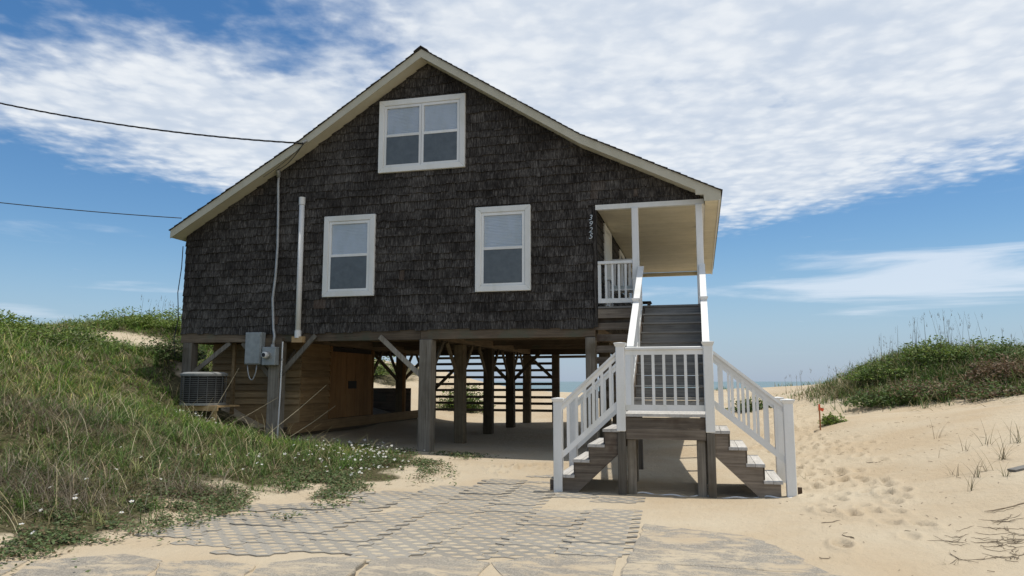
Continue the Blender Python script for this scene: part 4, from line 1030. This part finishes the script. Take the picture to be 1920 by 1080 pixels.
# right dune
for (px, py, rx, ry, h, n, cols, lb) in [
 (5.3, 22.9, 1.3, 1.0, .55, 5200, DG+YG, 'leafy green bush on the seaward shoulder of the right dune'),
 (6.9, 23.4, 1.6, 1.1, .6, 7000, DG+YG, 'largest green bush crowning the top of the right dune'),
 (8.6, 23.0, 1.4, 1.0, .5, 5200, DG, 'dark green bush right of the dune crown'),
 (6.0, 20.7, 1.5, .9, .5, 3600, DG+BR, 'dark tangled bush on the front slope of the right dune'),
 (4.7, 20.9, 1.0, .8, .45, 3600, DG, 'small dark bush at the left foot of the right dune'),
 (7.7, 21.3, 1.3, .9, .55, 5200, BR, 'brown dried bush at the right edge of the frame'),
 (6.9, 19.9, 1.1, .6, .32, 2200, BR+DG, 'half withered brown-green bush in front of the dune crest')]:
    bush('dune_bush', px, py, rx, ry, h, n, cols, lb, group='bushes on the right dune', size=.042)
x, y = scatter(16000, 2.5, 14, 19.5, 27, lambda a, b: right_veg(a, b)*.8); x, y, _ = tuftify(x, y, 6, .09); n = len(x)
V, F, C = blades(x, y, H(x, y)-.01, np.clip(rng.gamma(5, .06, n), .1, .7), np.full(n, .010), rng.uniform(.05, .9, n), rng.uniform(0, 6.28, n), colours(x, y, n, .40), 3)
npmesh('dune_grass', V, F, M['leaf'], color=C, kind='stuff', label='dark green grass covering the right dune', loc=(7, 23, 0))
# sea oats
def oats(xs, ys, hs):
    n = len(xs); V, F, C = blades(xs, ys, H(xs, ys), hs, np.full(n, .009), rng.uniform(.02, .14, n), rng.uniform(-.6, 3.6, n), np.tile([[.16, .14, .08]], (n, 1))*rng.uniform(.6, 1.2, (n, 1)), 4, .35)
    m = max(1, n//1); hx = np.repeat(xs, 5)+rng.normal(0, .015, 5*n); hy = np.repeat(ys, 5); hz = np.repeat(H(xs, ys)+hs*.8, 5)+rng.uniform(-.12, .06, 5*n)
    V2, F2, C2 = blades(hx, hy, hz, rng.uniform(.06, .12, 5*n), np.full(5*n, .006), rng.uniform(.05, .45, 5*n), rng.uniform(0, 6.28, 5*n), np.tile([[.17, .14, .09]], (5*n, 1)), 4, .3)
    return np.r_[V, V2], np.r_[F, F2+len(V)], np.r_[C, C2]
ax = np.r_[rng.normal(6.9, .55, 34), rng.normal(5.2, .45, 18), rng.normal(4.4, .4, 8), rng.uniform(8.2, 12, 14), rng.uniform(2.6, 4.2, 9)]
ay = np.r_[rng.normal(23.6, .5, 34), rng.normal(23.0, .5, 18), rng.normal(23, .5, 8), rng.normal(23.4, .5, 14), rng.uniform(24, 30, 9)]
ah = np.r_[rng.uniform(.7, 1.55, 34), rng.uniform(.7, 1.35, 18), rng.uniform(.6, 1.0, 8), rng.uniform(.5, .95, 14), rng.uniform(.5, .9, 9)]
V, F, C = oats(ax, ay, ah); npmesh('sea_oats', V, F, M['leaf'], color=C, kind='stuff', label='tall thin sea oats standing up along the right dune crest', loc=(6, 23, 0))
ax = rng.uniform(-19, -15, 26); ay = rng.uniform(20.5, 22.5, 26); V, F, C = oats(ax, ay, rng.uniform(.7, 1.2, 26))
npmesh('sea_oats', V, F, M['leaf'], color=C, kind='stuff', label='thin sea oats standing up along the left dune crest', loc=(-17, 21, 0))
# beach grass beyond
x, y = scatter(900, -3, 9, 27, 37, lambda a, b: .5*sm(wavy(a*2, b*2), 0, .4)); x, y, _ = tuftify(x, y, 7, .08); n = len(x)
V, F, C = blades(x, y, H(x, y), rng.uniform(.12, .34, n), np.full(n, .012), rng.uniform(.05, .8, n), rng.uniform(0, 6.28, n), colours(x, y, n, .3), 3)
npmesh('beach_grass', V, F, M['leaf'], color=C, kind='stuff', label='sparse beach grass on the far sand ridge', loc=(3, 32, 0))
# straw wrack at the foot of the right dune
x, y = scatter(2200, 4.6, 10.5, 16.5, 20.6, lambda a, b: sm(wavy(a*1.5, b*3), -.05, .4)*sm(a*.6+b, 20.4, 21.6)); n = len(x)
V, F, C = blades(x, y, H(x, y)+.02, rng.uniform(.15, .6, n), np.full(n, .010), rng.uniform(1.15, 1.5, n), rng.normal(.3, .5, n)+math.pi*rng.integers(0, 2, n), PAL[rng.choice([4, 5, 6], n)]*rng.uniform(.6, 1.2, (n, 1)), 3, .1)
npmesh('straw_litter', V, F, M['leaf'], color=C, kind='stuff', label='dry straw litter strewn below the right dune', loc=(7, 18, 0))
bush('dune_plant', 2.85, 17.9, .28, .22, .22, 700, YG, 'small green plant on the sand beside the marker stake', 'plant', size=.035, sunk=.02)
bush('dune_plant', 1.55, 23.5, .7, .5, .4, 1800, DG, 'dark green plant on the beach path behind the right newel', 'plant', size=.045, sunk=.05)

# marker stake
sx, sy = 2.52, 17.4; z = h1(sx, sy); sk = thing('marker_stake', (sx, sy, z), 'thin orange marker stake with a ribbon on the beach path', 'stake')
MB().box(sx-.014, sx+.014, sy-.012, sy+.015, z-.2, z+.56).build('stake', 'stake', sk)
MB().box(sx-.018, sx+.018, sy-.017, sy+.019, z+.44, z+.57).build('painted_tip', 'orange', sk)
MB().add([(sx+.02, sy-.02, z+.50), (sx+.09, sy-.05, z+.48), (sx+.07, sy-.02, z+.41), (sx+.02, sy-.02, z+.43), (sx+.02, sy-.014, z+.50), (sx+.09, sy-.044, z+.48), (sx+.07, sy-.014, z+.41), (sx+.02, sy-.014, z+.43)], SHF).build('ribbon', 'orange', sk)

# sparse tufts on the right bank
def gp(px, py):
    d = ray(px, py, 1)-Vector((0, 0, 1.55)); t = 3.
    while t < 40:
        p = Vector((0, 0, 1.55))+d*t
        if p.z < h1(p.x, p.y): return p
        t += .06
    return p
for (px, py, n, hh, lb) in [
 (1878, 862, 16, .44, 'largest dry grass tuft on the right sand bank, left of the grey board'), (1850, 836, 8, .46, 'tall sparse tuft uphill of the largest one on the right bank'),
 (1905, 832, 12, .40, 'dense tuft at the right edge of the frame near the bank crest'), (1812, 846, 6, .26, 'short fanned tuft upper left among the bank tufts'),
 (1852, 884, 11, .40, 'bushy tuft in the middle of the bank, just below the largest tuft'), (1836, 896, 8, .36, 'leaning tuft left of the bushy middle tuft'),
 (1820, 922, 8, .30, 'lowest tuft of the bank group, with curved stalks'), (1798, 893, 7, .32, 'thin tuft at the left side of the bank group'),
 (1888, 893, 9, .24, 'low tuft beside the grey board at the right edge'), (1772, 818, 5, .25, 'small upright tuft high on the bare sand bank'),
 (1764, 858, 3, .16, 'tiny faint tuft alone on the smooth sand bank'), (1758, 822, 4, .38, 'single leaning dry stalk left of the other tufts on the bank'),
 (1784, 1062, 6, .13, 'tiny dry tuft alone near the bottom right of the sand'), (1512, 900, 5, .15, 'tiny grass tuft on the sand just right of the right bottom newel'),
 (1780, 893, 4, .2, 'wispy leftmost tuft of the bank group')]:
    p = gp(px, py); x = p.x+rng.normal(0, .03, n); y = p.y+rng.normal(0, .03, n)
    V, F, C = blades(x, y, H(x, y)-.02, rng.uniform(.4, 1.1, n)*hh*1.15, np.full(n, .004), rng.uniform(.05, .85, n), rng.uniform(0, 6.28, n), PAL[rng.choice([2, 4, 6, 6], n)]*rng.uniform(.45, .9, (n, 1)), 5, .7)
    tag(npmesh('grass_tuft', V, F, M['leaf'], color=C, loc=(p.x, p.y, h1(p.x, p.y))), lb, 'grass', 'grass tufts on the sand bank')
def twig_path(px, py, ln, ang, r):
    p = gp(px, py); n = 8; P = []; k = rng.normal(0, .5)
    for i in range(n):
        t = i/(n-1)-.5; bend = k*ln*t*t; x = p.x+ln*t*math.cos(ang)-bend*math.sin(ang)+rng.normal(0, .01); y = p.y+ln*t*math.sin(ang)+bend*math.cos(ang)+rng.normal(0, .01)
        P.append((x, y, h1(x, y)+r*.6+abs(rng.normal(0, .012))*(abs(t)*2)))
    return P, [r*.5]+[r]*(n-2)+[r*.35]
for (px, py, ln, ang, lb) in [(1575, 893, .26, .5, 'curved dry twig on the path level with the right newel foot'), (1592, 908, .18, -.7, 'short dry twig just below the curved one on the path'),
 (1592, 1008, .16, -1.0, 'short slanted twig on the sand right of the pebbled slab'), (1710, 999, .14, .05, 'small dark stick lying alone in the middle of the right sand'),
 (1640, 868, .24, -.8, 'forked looking twig at the foot of the sand bank'), (1556, 982, .2, .2, 'thin twig on the flat sand between the slab and the path'), (1548, 1050, .10, .1, 'tiny twig at the bottom edge of the sand')]:
    P, r = twig_path(px, py, ln, ang, .0045); tag(MB().tube(P, r, 5).build('twig', 'twig'), lb, 'twig', 'twigs on the sand')
mr = MB()
for i in range(46):
    P, r = twig_path(rng.choice([1800, 1875, 1890, 1905])+rng.normal(0, 20), rng.choice([1002, 1012, 1020, 1048])+rng.normal(0, 8), rng.uniform(.1, .36), rng.normal(.3, .9), .0022); mr.tube(P, r, 4)
for i in range(7):
    P, r = twig_path(rng.uniform(1860, 1905), rng.uniform(955, 985), rng.uniform(.2, .4), rng.uniform(-.9, .9), .0022); mr.tube(P, r, 4)
mr.build('reed_drift', 'twig', kind='stuff', label='tangled drift of dry reed stalks at the lower right')
ms = MB()
for i in range(240):
    x, y = rng.uniform(.9, 4.5), rng.uniform(6.5, 17)
    if x < 1.2 and y > 10: continue
    a_ = rng.uniform(0, 3.14); l_ = rng.uniform(.015, .07); z = h1(x, y)+.006; ms.tube([(x, y, z), (x+l_*math.cos(a_), y+l_*math.sin(a_), z+.004)], rng.uniform(.0015, .003), 4)
ms.build('straw_bits', 'twig', kind='stuff', label='scattered bits of straw and shell on the path sand')
P, r = twig_path(1895, 953, .5, .35, .006); tag(MB().tube(P, r, 6).build('stick', 'twig'), 'thick dark stick lying on the sand at the right edge', 'stick')
p = gp(1908, 880); MB0 = MB().beam((p.x-.12, p.y-.15, p.z+.0), (p.x+.75, p.y+.25, p.z+.17), .12, .025).build('weathered_board', 'tread'); tag(MB0, 'grey weathered board poking out of the sand at the right edge', 'board')
p = gp(1862, 748); tag(MB().tube([(p.x-.5, p.y, h1(p.x-.5, p.y)+.05), (p.x, p.y+.1, h1(p.x, p.y+.1)+.10), (p.x+.6, p.y+.3, h1(p.x+.6, p.y+.3)+.07)], [.025, .04, .02], 8).build('driftwood_log', 'twig'), 'dark driftwood log lying below the right dune', 'driftwood')
# long bare reeds leaning in front of the shed
for (a, b, lb) in [((400, 770), (448, 690), 'bare reed leaning across the panel post'), ((440, 790), (522, 745), 'bare reed crossing low in front of the second stilt'), ((525, 795), (612, 722), 'long bare reed leaning up across the shed siding'), ((560, 808), (630, 760), 'lower bare reed leaning across the shed door')]:
    q0 = ray(a[0], a[1], 15.0); q1 = ray(b[0], b[1], 15.3); q0 = q0-(q1-q0)*.25
    tag(MB().tube([q0, q0.lerp(q1, .5)+Vector((0, 0, -.02)), q1], [.006, .006, .003], 5).build('dry_reed', 'straw'), lb, 'reed')
